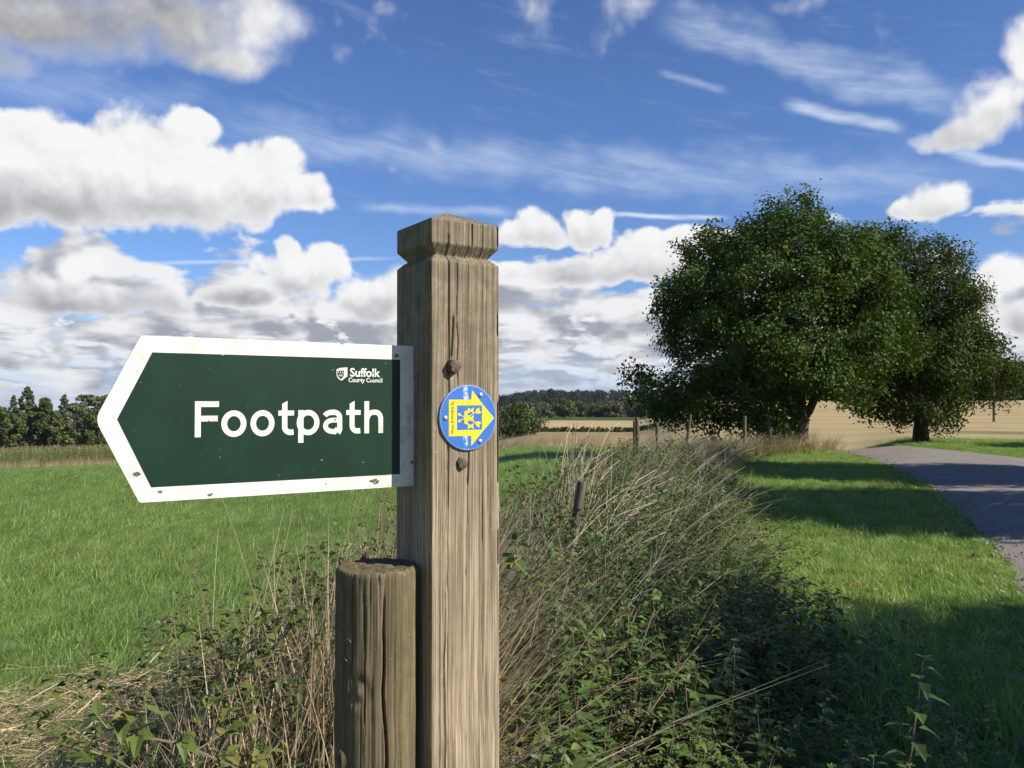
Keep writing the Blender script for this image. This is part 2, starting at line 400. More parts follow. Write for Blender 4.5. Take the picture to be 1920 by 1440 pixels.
def wood_mat(name, dark, mid, pale, algae, along=4.0, across=260.0, zfade=(1.2, 1.75), bump=0.35):
    m, g, p = base_mat(name)
    tc = g.new('ShaderNodeTexCoord'); v = tc.outputs['Object']
    x, y, z = g.sep(v)
    warp = (g.noise(v, 3.0, 2.0) - 0.5) * 0.02
    s1 = g.noise(g.xyz((x + warp) * across, (y + warp) * across, z * along), 1.0, 5.0, 0.62)
    s2 = g.noise(g.xyz((x + warp) * across * 3.5, (y + warp) * across * 3.5, z * along * 3), 1.0, 3.0, 0.6)
    blot = g.noise(v, 14.0, 4.0, 0.6)
    f = g.ss(s1, 0.22, 0.78) * 0.55 + s2 * 0.40 + (blot - 0.5) * 0.30
    c = g.ramp(f, [(0.16, dark), (0.40, mid), (0.66, pale), (0.90, tuple(min(1, k*1.2) for k in pale))])
    al = g.ss(z + (blot - 0.5) * 0.5, zfade[0], zfade[1]) * g.ss(g.noise(v, 40.0, 4.0, 0.65), 0.25, 0.7, 0.35, 1.0)
    c = g.mix(al * 0.75, c, g.mix(s1, tuple(k*0.55 for k in algae), algae))
    specks = g.ss(g.noise(v, 330.0, 2.0, 0.6), 0.68, 0.76) * 0.55
    c = g.mix(specks, c, (.50, .47, .36))
    g.put(p.inputs['Base Color'], c); p.inputs['Roughness'].default_value = 0.85; p.inputs['Specular IOR Level'].default_value = 0.2
    bp = g.new('ShaderNodeBump'); bp.inputs['Strength'].default_value = bump; bp.inputs['Distance'].default_value = 0.002
    g.put(bp.inputs['Height'], s1 * 0.7 + s2 * 0.5); g.l.new(bp.outputs[0], p.inputs['Normal'])
    return m
M['post'] = wood_mat('weathered_softwood', (.100, .076, .050), (.228, .176, .118), (.385, .315, .222), (.122, .110, .072))
M['stub'] = wood_mat('mossy_round_wood', (.046, .035, .021), (.122, .096, .054), (.205, .168, .098), (.108, .094, .048), 5.0, 150.0, (0.6, 1.5))
M['dowel'] = wood_mat('dark_end_grain', (.020, .016, .012), (.070, .055, .040), (.150, .125, .090), (.09, .08, .05), 90.0, 300.0, (5, 6))
M['stake'] = wood_mat('grey_fence_wood', (.036, .029, .022), (.100, .084, .062), (.180, .155, .118), (.11, .105, .075), 5.0, 60.0, (0.7, 1.3))
M['bark'] = wood_mat('tree_bark', (.012, .010, .007), (.040, .033, .024), (.085, .072, .052), (.05, .055, .03), 3.0, 14.0, (0.0, 5.0), 0.9)
# ------------------------------------------------------------------ terrain: plateau with the lane, pasture falling away left, valley and far ridge
RR = [0, 3, 10, 20, 26, 30, 34, 38, 45, 60, 80, 110, 150, 200, 300, 450, 700, 1000, 1500, 2200, 4500]
PF = {
 'L': [0, 0, -.12, -.45, -.72, -.95, -1.2, -1.45, -1.9, -2.9, -4.25, -6.3, -7.8, -8.5, -9.5, -12, -17, -23, -32, -44, -60],
 'C': [0, 0, -.03, -.20, -.34, -.50, -.65, -.83, -1.15, -1.9, -2.6, -3.6, -4.6, -5.2, -5.6, -5.0, -4.0, -2.0, 6, 17, 17],
 'R': [0, 0, 0, 0, -.05, -.15, -.42, -.62, -.85, -1.0, -1.0, -.7, -.2, .5, 1.5, 2, 2, 3, 6, 10, 12],
 'S': [0, 0, 0, 0, 0, 0, 0, -.05, -.3, -.65, -.8, -.6, -.1, .6, 1.6, 2.1, 2.1, 3, 6, 10, 12],
 'F': [0, 0, 0, 0, 0, 0, 0, 0, 0, 0, 0, 0, 0, 0, 0, 1, 2, 3, 6, 10, 12]}
TH = [-180, -80, -52, -6, 2, 8, 14, 22, 26, 50, 80, 180]
TP = ['F', 'F', 'L', 'L', 'C', 'C', 'R', 'R', 'S', 'S', 'F', 'F']
_tab = np.array([PF[k] for k in TP])
def height(x, y):
    x, y = np.asarray(x, float), np.asarray(y, float)
    r = np.hypot(x, y); th = np.degrees(np.arctan2(x, y))
    i = np.clip(np.searchsorted(TH, th) - 1, 0, len(TH)-2)
    t = (th - np.array(TH)[i]) / (np.array(TH)[i+1] - np.array(TH)[i]); t = t*t*(3-2*t)
    k = np.clip(np.searchsorted(RR, r) - 1, 0, len(RR)-2)
    u = (r - np.array(RR)[k]) / (np.array(RR)[k+1] - np.array(RR)[k])
    # Catmull-Rom along the radius keeps the slopes smooth
    def prof(row):
        km, kp = np.clip(k-1, 0, None), np.clip(k+2, None, len(RR)-1)
        p0, p1, p2, p3 = _tab[row, km], _tab[row, k], _tab[row, k+1], _tab[row, kp]
        return np.where(u < 0, p1, p1*(1-u) + p2*u) * 0.5 + 0.5*(p1 + (p2-p1)*(u*u*(3-2*u)))
    z = prof(i)*(1-t) + prof(i+1)*t
    b = np.clip((r - 2) / 10, 0, 1)
    z = z + b * (fbm(x*0.35+9, y*0.35+4, 3, 2) - 0.5) * 0.05 * np.clip(r/25, .3, 1) * np.where(lane_dist(x, y) < 0.7, 0.0, 1.0)
    far = np.clip((r - 500) / 1000, 0, 1)
    return z + far * (fbm(x/420+3, y/420+8, 5, 3) - 0.5) * 9.0
LANE_L = [(-2.2, -8), (-.4, -4), (1.3, 0), (3.0, 4), (4.32, 7), (5.55, 9.7), (6.95, 13.2), (8.25, 17.3), (9.7, 22), (10.8, 27), (11.5, 30), (12.2, 33), (12.5, 38), (12.2, 48)]
LANE_R = [(4.0, -10), (5.0, -5), (6.1, -1), (7.6, 3), (9.0, 6.5), (10.2, 9.5), (11.5, 13.2), (12.7, 17.3), (13.8, 22), (13.4, 26), (13.3, 30), (14.0, 33), (14.5, 38), (14.3, 48)]
_ly = np.concatenate([np.arange(-8, 34, 0.35), np.arange(34, 48.1, 1.0)])
def _edge(pts, seed):
    e = np.interp(_ly, [p[1] for p in pts], [p[0] for p in pts]); ker = np.hanning(15); ker /= ker.sum()
    return np.convolve(np.pad(e, 7, 'edge'), ker, 'valid') + (fbm(_ly*1.3, _ly*0 + seed, seed, 3)-.5)*.22
_lx, _rx = _edge(LANE_L, 41), _edge(LANE_R, 42)
def lane_dist(x, y):
    """metres outside the lane (negative on it)"""
    l = np.interp(y, _ly, _lx); r_ = np.interp(y, _ly, _rx)
    d = np.maximum(l - x, x - r_) * 0.9
    return np.where((np.asarray(y) < -9) | (np.asarray(y) > 48), 9.0, d)
FENCE = [(-1.2, -6), (-.17, 1.05), (.40, 5.0), (1.25, 9.8), (2.45, 16), (3.2, 18.2), (4.46, 21), (6.6, 23.6), (7.8, 25), (9.25, 26.8)]
_fy = np.array([p[1] for p in FENCE]); _fx = np.array([p[0] for p in FENCE])
def fence_off(x, y): return np.asarray(x) - np.interp(y, _fy, _fx)
TH_Y = [-6, 1.0, 2.5, 4.5, 7, 11, 20, 24, 27]
TH_L = [.5, .8, 1.3, 1.55, 1.25, 1.0, 0.9, .9, .6]      # width of the weed strip left of the fence
TH_R = [.4, .45, .75, 1.1, 1.35, 1.55, 1.75, 1.1, .6]      # and right of it
def strip(x, y):
    """0 at the fence .. 1 at the edge of the weed strip .. >1 outside"""
    o = fence_off(x, y)
    wl = np.interp(y, TH_Y, TH_L); wr = np.interp(y, TH_Y, TH_R)
    s_ = np.where(o < 0, -o / wl, o / wr)
    return np.where((np.asarray(y) < -6) | (np.asarray(y) > 27.5), 9.0, s_)
def field_edge(x, y):
    """>0 beyond the mown grass"""
    th = np.degrees(np.arctan2(x, y)); r = np.hypot(x, y)
    e = np.interp(th, [-60, -32, -10, -3, 2, 9, 12.5, 14, 19, 22, 30, 45, 60], [110, 108, 106, 80, 62, 50, 44, 40, 37, 39, 44, 50, 60])
    return r - e
def at(px, py):
    """ground point under a photograph pixel"""
    dx, dy, dz = pix_dir(px, py); lo = None; t = 0.5
    while t < 3000:
        z = CAMZ + dz*t
        if z < float(height(dx*t, dy*t)): break
        lo = t; t *= 1.02
    a, b = lo or t/1.02, t
    for _ in range(25):
        c = (a+b)/2
        if CAMZ + dz*c < float(height(dx*c, dy*c)): b = c
        else: a = c
    return (dx*b, dy*b, float(height(dx*b, dy*b)))

def ground_zone_colours(x, y):
    r = np.hypot(x, y); th = np.degrees(np.arctan2(x, y))
    n = fbm(x*0.05, y*0.05, 21, 3); n2 = fbm(x*0.6, y*0.6, 22, 3)
    past = np.array([.155, .220, .066]); lawn = np.array([.135, .195, .048])
    wr = np.clip(fence_off(x, y) / 1.0 + .5, 0, 1)[..., None]
    c = past*(1-wr) + lawn*wr
    c = c * (0.82 + 0.36*n2[..., None])
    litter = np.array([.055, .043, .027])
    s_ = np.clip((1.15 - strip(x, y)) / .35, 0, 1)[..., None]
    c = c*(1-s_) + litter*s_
    e = field_edge(x, y) + (n2-.5)*1.5
    k = np.clip(e / 1.2, 0, 1)[..., None]
    gold = np.array([.45, .35, .175]); stub = gold * (0.9 + .2*n[..., None])
    rows = 0.92 + 0.08*np.sin(y*0.45 + x*.10)[..., None]
    tan = np.array([.36, .275, .14]); brown = np.array([.30, .235, .115]); green = np.array([.072, .10, .030]); dark = np.array([.03, .042, .016])
    far = np.where((r < 135)[..., None], tan, np.where((r < 172)[..., None], brown, np.where((r < 300)[..., None], gold, np.where((r < 390)[..., None], green, dark))))
    # far patches of stubble among the woods
    pt = (fbm(x/170 + 2, y/110 + 5, 31, 2) > .57) & (r > 420)
    far = np.where(pt[..., None], gold*0.9, far)
    left = np.where((r < 150)[..., None], green*0.9, dark)
    wl = np.clip((th + 2) / 3, 0, 1)[..., None]; far = left*(1-wl) + far*wl
    wrr = np.clip((th - 9.5) / 2, 0, 1)[..., None]
    right = np.where((r < 420)[..., None], stub*rows, dark)
    band = np.clip(1 - np.abs(r - 62 - 12*n)/8, 0, 1)[..., None] * np.clip((th-24)/3, 0, 1)[..., None]
    right = right*(1-.75*band) + green*1.3*.75*band
    far = far*(1-wrr) + right*wrr
    return c*(1-k) + far*k

def build_ground():
    rs = np.concatenate([[0.02], np.geomspace(0.5, 5200, 300)])
    th = np.radians(np.concatenate([np.arange(-180, -50, 3.0), np.arange(-50, 50, 0.30), np.arange(50, 180.1, 3.0)]))
    Rg, Tg = np.meshgrid(rs, th, indexing='ij')
    X, Y = Rg*np.sin(Tg), Rg*np.cos(Tg); Z = height(X, Y)
    m, g, p = base_mat('meadow_soil_and_fields')
    at_ = g.new('ShaderNodeVertexColor', layer_name='zone'); c = E(g, at_.outputs[0])
    geo = g.new('ShaderNodeNewGeometry'); P = geo.outputs['Position']
    n1 = g.noise(P, 3.0, 5.0, 0.65); n2 = g.noise(P, 45.0, 3.0, 0.7); n3 = g.noise(P, 0.12, 4.0, 0.6)
    x, y, z = g.sep(P)
    streak = g.noise(g.xyz(x * 0.6, y * 6.0, 0.0), 1.0, 3.0, 0.6)
    f = 0.45 + n1 * 0.42 + n2 * 0.42 + (n3 - 0.5) * 0.45 + (streak - 0.5) * 0.25
    g.put(p.inputs['Base Color'], g.mix(1.0, c, g.xyz(f, f, f), 'MULTIPLY'))
    p.inputs['Roughness'].default_value = 0.9; p.inputs['Specular IOR Level'].default_value = 0.1
    bp = g.new('ShaderNodeBump'); bp.inputs['Strength'].default_value = 0.6; bp.inputs['Distance'].default_value = 0.06
    g.put(bp.inputs['Height'], n2 * 0.6 + n1); g.l.new(bp.outputs[0], p.inputs['Normal'])
    me = grid_mesh('ground', np.stack([X, Y, Z], -1), m)
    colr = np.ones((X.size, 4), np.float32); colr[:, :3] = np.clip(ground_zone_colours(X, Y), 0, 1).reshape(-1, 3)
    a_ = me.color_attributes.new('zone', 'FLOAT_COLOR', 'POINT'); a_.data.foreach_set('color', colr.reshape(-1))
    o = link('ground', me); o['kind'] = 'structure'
build_ground()

def build_lane():
    ys, l, r_ = _ly, _lx - .05, _rx + .05
    u = np.linspace(0, 1, 15)
    X = l[:, None]*(1-u) + r_[:, None]*u; Y = np.repeat(ys[:, None], 15, 1)
    Z = height(X, Y) + 0.022 + 0.05*(1-(2*u-1)**2)
    Z[:, 0] -= .012; Z[:, -1] -= .012
    m, g, p = base_mat('worn_tarmac_with_chippings')
    geo = g.new('ShaderNodeNewGeometry'); P = geo.outputs['Position']
    ch = g.voro(P, 55.0); n1 = g.noise(P, 1.2, 4.0, 0.6); n2 = g.noise(P, 120.0, 3.0, 0.7)
    c = g.ramp(n2 * 0.75 + n1 * 0.35, [(0.2, (.095, .084, .074)), (0.5, (.210, .186, .164)), (0.8, (.360, .325, .290))])
    c = g.mix(g.ss(ch, 0.0, 0.22, 0.35, 0.0), c, (.33, .31, .29))
    g.put(p.inputs['Base Color'], c); p.inputs['Roughness'].default_value = 0.85; p.inputs['Specular IOR Level'].default_value = 0.25
    bp = g.new('ShaderNodeBump'); bp.inputs['Strength'].default_value = 0.8; bp.inputs['Distance'].default_value = 0.012
    g.put(bp.inputs['Height'], n2 + ch); g.l.new(bp.outputs[0], p.inputs['Normal'])
    o = link('lane', grid_mesh('lane', np.stack([X, Y, Z], -1), m)); o['kind'] = 'structure'
build_lane()
# ------------------------------------------------------------------ signpost: post, finger sign, waymark
POST_RZ = math.atan2(.547, .837)
PC = (-.0836, 1.0993, 0.0)                      # post centre; local x runs along the sunlit face, local -y looks out of it
def wood_face_relief(a, z, seed, lines=34):
    """mm-scale relief: growth lines along the grain, checks (cracks), worn patches"""
    w = a + 0.006*(fbm(z*1.6+seed, a*6, seed, 2)-.5) + 0.010*(vnoise(z*0.8, a*0+seed, seed+2)-.5)
    ln = fbm(w*620, z*2.2, seed+3, 2)
    big = fbm(w*170, z*1.4, seed+4, 2)
    h = (ln-.5)*0.0013 + (big-.5)*0.0010 + (fbm(a*90, z*30, seed+5, 3)-.5)*0.0007
    return h
def crack(a, z, a0, z0, z1, wid, depth, seed, wob=.004):
    c = a0 + wob*(vnoise(z*9+seed, z*0+seed*3.1, seed)-.5) + wob*.4*(vnoise(z*40+seed, z*0, seed+1)-.5)
    t = np.clip((z-z0)/(z1-z0), 0, 1); env = np.clip(np.minimum(t, 1-t)*8, 0, 1)*(z >= z0)*(z <= z1)
    return -depth*env*np.clip(1-np.abs(a-c)/(wid*(.4+.6*env)), 0, 1)

def build_post():
    root = thing('signpost', 'square weathered wooden post with notched pyramid cap carrying the green sign', 'signpost', PC, POST_RZ)
    root.rotation_euler = (0, R(-0.1), POST_RZ)
    H = .05
    # profile of the half width: the shaft ends in a V notch, the cap sits above it
    def inset(z, prof): return np.interp(z, [p[0] for p in prof], [p[1] for p in prof])
    shaft_prof = [(0, 0), (CAMZ+.1748, 0), (CAMZ+.1760, .0006), (CAMZ+.1832, .0085), (CAMZ+.1845, .0105)]
    cap_prof = [(CAMZ+.1845, .0105), (CAMZ+.1858, .0102), (CAMZ+.1968, .0010), (CAMZ+.1982, 0), (CAMZ+.2272, 0), (CAMZ+.2285, .0009)]
    def ring_mesh(name, prof, zs, seed, top=False):
        na = 150
        a = np.linspace(-1, 1, na)
        Z = zs[:, None]
        rows = []
        ins = inset(zs, prof)
        for face in range(4):
            half = (H - ins)[:, None]
            aa = a[None, :]*half + np.zeros_like(Z)
            zz = Z + np.zeros_like(aa)
            h = wood_face_relief(aa + face*.37, zz, seed + face*7)
            edge = np.clip((np.abs(a)[None, :] - .96)/.04, 0, 1)
            h = h*(1-edge) - edge**2*(.0007 + .0035*np.clip(fbm(zz*22, zz*0+face, seed+face+60, 3)-.52, 0, 1))
            if face == 0:
                h = h + crack(aa, zz, -.0245, 1.40, 1.79, .0012, .005, 5) + crack(aa, zz, -.012, 1.55, 1.765, .0011, .004, 8) \
                      + crack(aa, zz, -.030, .3, 1.44, .0012, .004, 11) + crack(aa, zz, .004, 1.44, 1.50, .0013, .006, 15) \
                      + crack(aa, zz, -.021, 1.60, 1.66, .0016, .006, 19)
                if name == 'cap':
                    h = h + crack(aa, zz, .009, CAMZ+.196, CAMZ+.228, .0012, .008, 31, .001) + crack(aa, zz, -.027, CAMZ+.19, CAMZ+.229, .0008, .005, 33, .001)
                for q in range(13):
                    z0 = .75 + .9*_hash2(np.array(q), np.array(3), 5); a0 = -.045 + .09*_hash2(np.array(q), np.array(9), 6)
                    h = h + crack(aa, zz, a0, z0, z0 + .12 + .4*_hash2(np.array(q), np.array(1), 7), .0009, .0017, 40+q, .003)
                # splintered right edge
                h = h - np.clip((a[None, :]-.90)/.1, 0, 1)*.004*(fbm(zz*14, zz*0+3, 77, 3) > .60)
            off = half + h
            if face == 0: P = np.stack([aa, -off, zz], -1)
            elif face == 1: P = np.stack([off, aa, zz], -1)
            elif face == 2: P = np.stack([-aa, off, zz], -1)
            else: P = np.stack([-off, -aa, zz], -1)
            rows.append(P[:, :-1] if True else P)
        # join faces: share a corner by averaging the two faces' ends
        P = np.concatenate(rows, 1)
        n1 = na-1
        for face in range(4):
            j = face*n1; half = (H - ins)
            sx, sy = [(-1, -1), (1, -1), (1, 1), (-1, 1)][face]
            wear = .0008 + .002*np.clip(fbm(zs*25, zs*0+face*3, seed+91, 3)-.45, 0, 1)
            P[:, j, 0] = sx*(half-wear); P[:, j, 1] = sy*(half-wear); P[:, j, 2] = zs
        if top:
            Ptop = P[-1].copy(); apex = CAMZ+.2500
            for t in np.linspace(0.08, 1, 16):
                Q = Ptop*(1-t); Q[:, 2] = Ptop[:, 2]*(1-t) + apex*t + .0012*(fbm(Q[:, 0]*160, Q[:, 1]*160, 5, 2)-.5)*(1-t)
                P = np.concatenate([P, Q[None]], 0)
        return grid_mesh(name, P, M['post'], True, True)
    zs = np.concatenate([np.arange(0.0, .9, .02), np.arange(.9, CAMZ+.17, .0032), np.linspace(CAMZ+.1705, CAMZ+.1845, 9)])
    link('shaft', ring_mesh('shaft', shaft_prof, zs, 3), root)
    link('cap', ring_mesh('cap', cap_prof, np.linspace(CAMZ+.1845, CAMZ+.2285, 34), 3, True), root)
    # two dowels: the upper stands proud, the lower is flush in a split
    for nm, lx, lz, r0, out in (('dowel', -.0205, CAMZ+.0428, .0090, .0105), ('dowel', -.0065, CAMZ-.0795, .0075, .0040)):
        n, mb = 28, MB(); v, f = [], []
        prof = [(1.0, .012), (1.0, -out*.55), (.93, -out*.85), (.70, -out), (.35, -out*1.02)]
        for pr, yy in prof:
            for k in range(n):
                a_ = 2*math.pi*k/n; rr = r0*pr*(1+.09*math.sin(3*a_+1)+.05*math.sin(7*a_)+rnd.uniform(-.03, .03))
                v.append((rr*math.cos(a_), yy + rnd.uniform(-.0006, .0006), rr*math.sin(a_)))
        v.append((0, -out*.96, 0))
        for i in range(len(prof)-1):
            for k in range(n): f.append((i*n+k, i*n+(k+1) % n, (i+1)*n+(k+1) % n, (i+1)*n+k))
        for k in range(n): f.append(((len(prof)-1)*n+k, (len(prof)-1)*n+(k+1) % n, len(v)-1))
        mb.add(v, f); link(nm, mb.mesh(nm, M['dowel'], True), root, (lx, -.050, lz))
    return root
build_post()

def local_thing(name, label, cat, lx, ly, lz):
    c, s_ = math.cos(POST_RZ), math.sin(POST_RZ)
    return thing(name, label, cat, (PC[0] + c*lx - s_*ly, PC[1] + s_*lx + c*ly, lz), POST_RZ)
# ---- paints
def sign_white():
    m, g, p = base_mat('dirty_white_enamel')
    tc = g.new('ShaderNodeTexCoord'); v = tc.outputs['Object']
    blot = g.noise(v, 38.0, 5.0, 0.65); gr = g.noise(v, 420.0, 2.0, 0.6); spots = g.noise(v, 105.0, 2.0, 0.5); big = g.noise(v, 9.0, 2.0, 0.5)
    c = g.mix(g.ss(blot, 0.46, 0.66) * g.ss(big, 0.40, 0.60) * 0.5, (.68, .67, .60), (.38, .34, .24))
    c = g.mix(g.ss(gr, 0.60, 0.72) * 0.40, c, (.40, .36, .27))
    c = g.mix(g.ss(spots, 0.70, 0.74), c, (.16, .15, .10))
    g.put(p.inputs['Base Color'], c); p.inputs['Roughness'].default_value = 0.4; p.inputs['Specular IOR Level'].default_value = 0.35
    return m
def sign_green():
    m, g, p = base_mat('green_enamel')
    tc = g.new('ShaderNodeTexCoord'); v = tc.outputs['Object']; x, y, z = g.sep(v)
    blot = g.noise(v, 12.0, 4.0, 0.6)
    scr = g.noise(g.xyz(x * 55.0 + z * 12.0, 0.0, z * 900.0), 1.0, 2.0, 0.6)
    area = g.noise(v, 22.0, 2.0)
    c = g.mix(g.ss(blot, 0.35, 0.7), (.0062, .026, .0145), (.0082, .032, .018))
    c = g.mix(g.ss(scr, 0.70, 0.80) * g.ss(area, 0.52, 0.66) * 0.28, c, (.32, .42, .36))
    sp = g.noise(v, 300.0, 1.0, 0.5)
    c = g.mix(g.ss(sp, 0.755, 0.80) * g.ss(area, 0.48, 0.62) * 0.7, c, (.55, .62, .50))
    g.put(p.inputs['Base Color'], c); p.inputs['Roughness'].default_value = 0.36; p.inputs['Specular IOR Level'].default_value = 0.3
    return m
M['sw'] = sign_white(); M['sg'] = sign_green()
M['lichen'] = leafy('lichen', ramp3((.06, .06, .025), (.17, .17, .07), (.33, .32, .17)), 0, .9, .1, 300.0)

def stroke(mb, pts, w, y, closed=False, cut0=0.0, cut1=0.0, thick=.00025):
    """a pen stroke with mitred joints in the x-z plane, thickness along y"""
    P = []
    for a, b in pts:
        if not P or (Vector((a, b))-P[-1]).length > 1e-4: P.append(Vector((a, b)))
    n = len(P); L, Rr = [], []
    for i in range(n):
        a_ = P[(i-1) % n] if (closed or i > 0) else None; b_ = P[(i+1) % n] if (closed or i < n-1) else None
        d1 = (P[i]-a_).normalized() if a_ is not None else None; d2 = (b_-P[i]).normalized() if b_ is not None else None
        if d1 is None: d1 = d2
        if d2 is None: d2 = d1
        n1 = Vector((-d1.y, d1.x)); n2 = Vector((-d2.y, d2.x)); mt = (n1+n2).normalized(); k = w*.5/max(.6, mt.dot(n1))
        s0 = cut0 if (i == 0 and not closed) else 0; s1 = cut1 if (i == n-1 and not closed) else 0
        L.append(P[i] + mt*k + d1*(s0+s1)); Rr.append(P[i] - mt*k - d1*(s0+s1))
    v, f = [], []
    for a_, b_ in zip(L, Rr): v += [(a_.x, y, a_.y), (b_.x, y, b_.y), (a_.x, y+thick, a_.y), (b_.x, y+thick, b_.y)]
    for i in range(n if closed else n-1):
        j = (i+1) % n
        f += [(4*i, 4*j, 4*j+1, 4*i+1), (4*i, 4*i+2, 4*j+2, 4*j), (4*i+1, 4*j+1, 4*j+3, 4*i+3)]
    if not closed: f += [(0, 1, 3, 2), (4*n-4, 4*n-2, 4*n-1, 4*n-3)]
    mb.add(v, f)
def arc(cx, cz, rx, rz, a0, a1, n=16):
    return [(cx+rx*math.cos(R(a0+(a1-a0)*k/n)), cz+rz*math.sin(R(a0+(a1-a0)*k/n))) for k in range(n+1)]
def glyph(ch, W):
    """strokes of a lower-case road-sign letter; cap height 1, stroke t"""
    t = .160; h = t/2
    if ch == 'F': return [dict(p=[(h, 0), (h, 1)]), dict(p=[(0.02, 1-h), (W, 1-h)]), dict(p=[(0.02, .515), (W*.95, .515)])]
    if ch == 'o': return [dict(p=arc(W/2, .362, W/2-h, .378-h, 0, 348.75, 31), closed=True)]
    if ch == 't':
        x = W*.40
        return [dict(p=[(x, .965), (x, .25)] + arc(x+.17, .25, .17, .17, 180, 268, 8) + [(W-.02, .088)], cut0=-.045), dict(p=[(0, .652), (W*.98, .652)], w=.148)]
    if ch == 'p': return [dict(p=[(h, .735), (h, -.235)]), dict(p=arc(W-.35, .362, .35-h, .378-h, 0, 348.75, 31), closed=True)]
    if ch == 'a':
        return [dict(p=arc(.30, .50, .26, .238-h+.005, 158, 90, 8) + arc(W-.24-h, .50, .19, .238-h+.005, 90, 0, 8) + [(W-.05-h, .17)] + arc(W+.03-h, .13, .08, .075, 180, 250, 5)),
                dict(p=[(W-.06-h, .425), (.36, .425)] + arc(.31, .252, .31-h, .252-h, 90, 270, 12) + [(.37, h-.012), (W-.12-h, .16)], w=.148)]
    if ch == 'h':
        return [dict(p=[(h, 0), (h, 1)]), dict(p=[(h, .47)] + arc(h+.22, .46, .20, .275-h, 172, 90, 6) + arc(W-.26, .44, .26-h, .295-h, 90, 0, 8) + [(W-h, 0)])]
    return []
def text_mesh(body, width, height_, mat, offset=0.0, shear=0.0):
    """built-in lettering turned into a mesh of the given width and height, lower-left corner at 0"""
    cu = bpy.data.curves.new('t', 'FONT'); cu.body = body; cu.offset = offset; cu.shear = shear; cu.resolution_u = 3
    o = bpy.data.objects.new('t', cu); COL.objects.link(o)
    dg = bpy.context.evaluated_depsgraph_get(); me = bpy.data.meshes.new_from_object(o.evaluated_get(dg))
    bpy.data.objects.remove(o)
    v = np.zeros(len(me.vertices)*3); me.vertices.foreach_get('co', v); v = v.reshape(-1, 3)
    v = v - v.min(0); mx = v.max(0)
    v = np.stack([v[:, 0]/mx[0]*width, np.zeros(len(v)), v[:, 1]/mx[1]*height_], 1)
    me.vertices.foreach_set('co', v.reshape(-1)); me.materials.clear(); me.materials.append(mat); me.update()
    return me

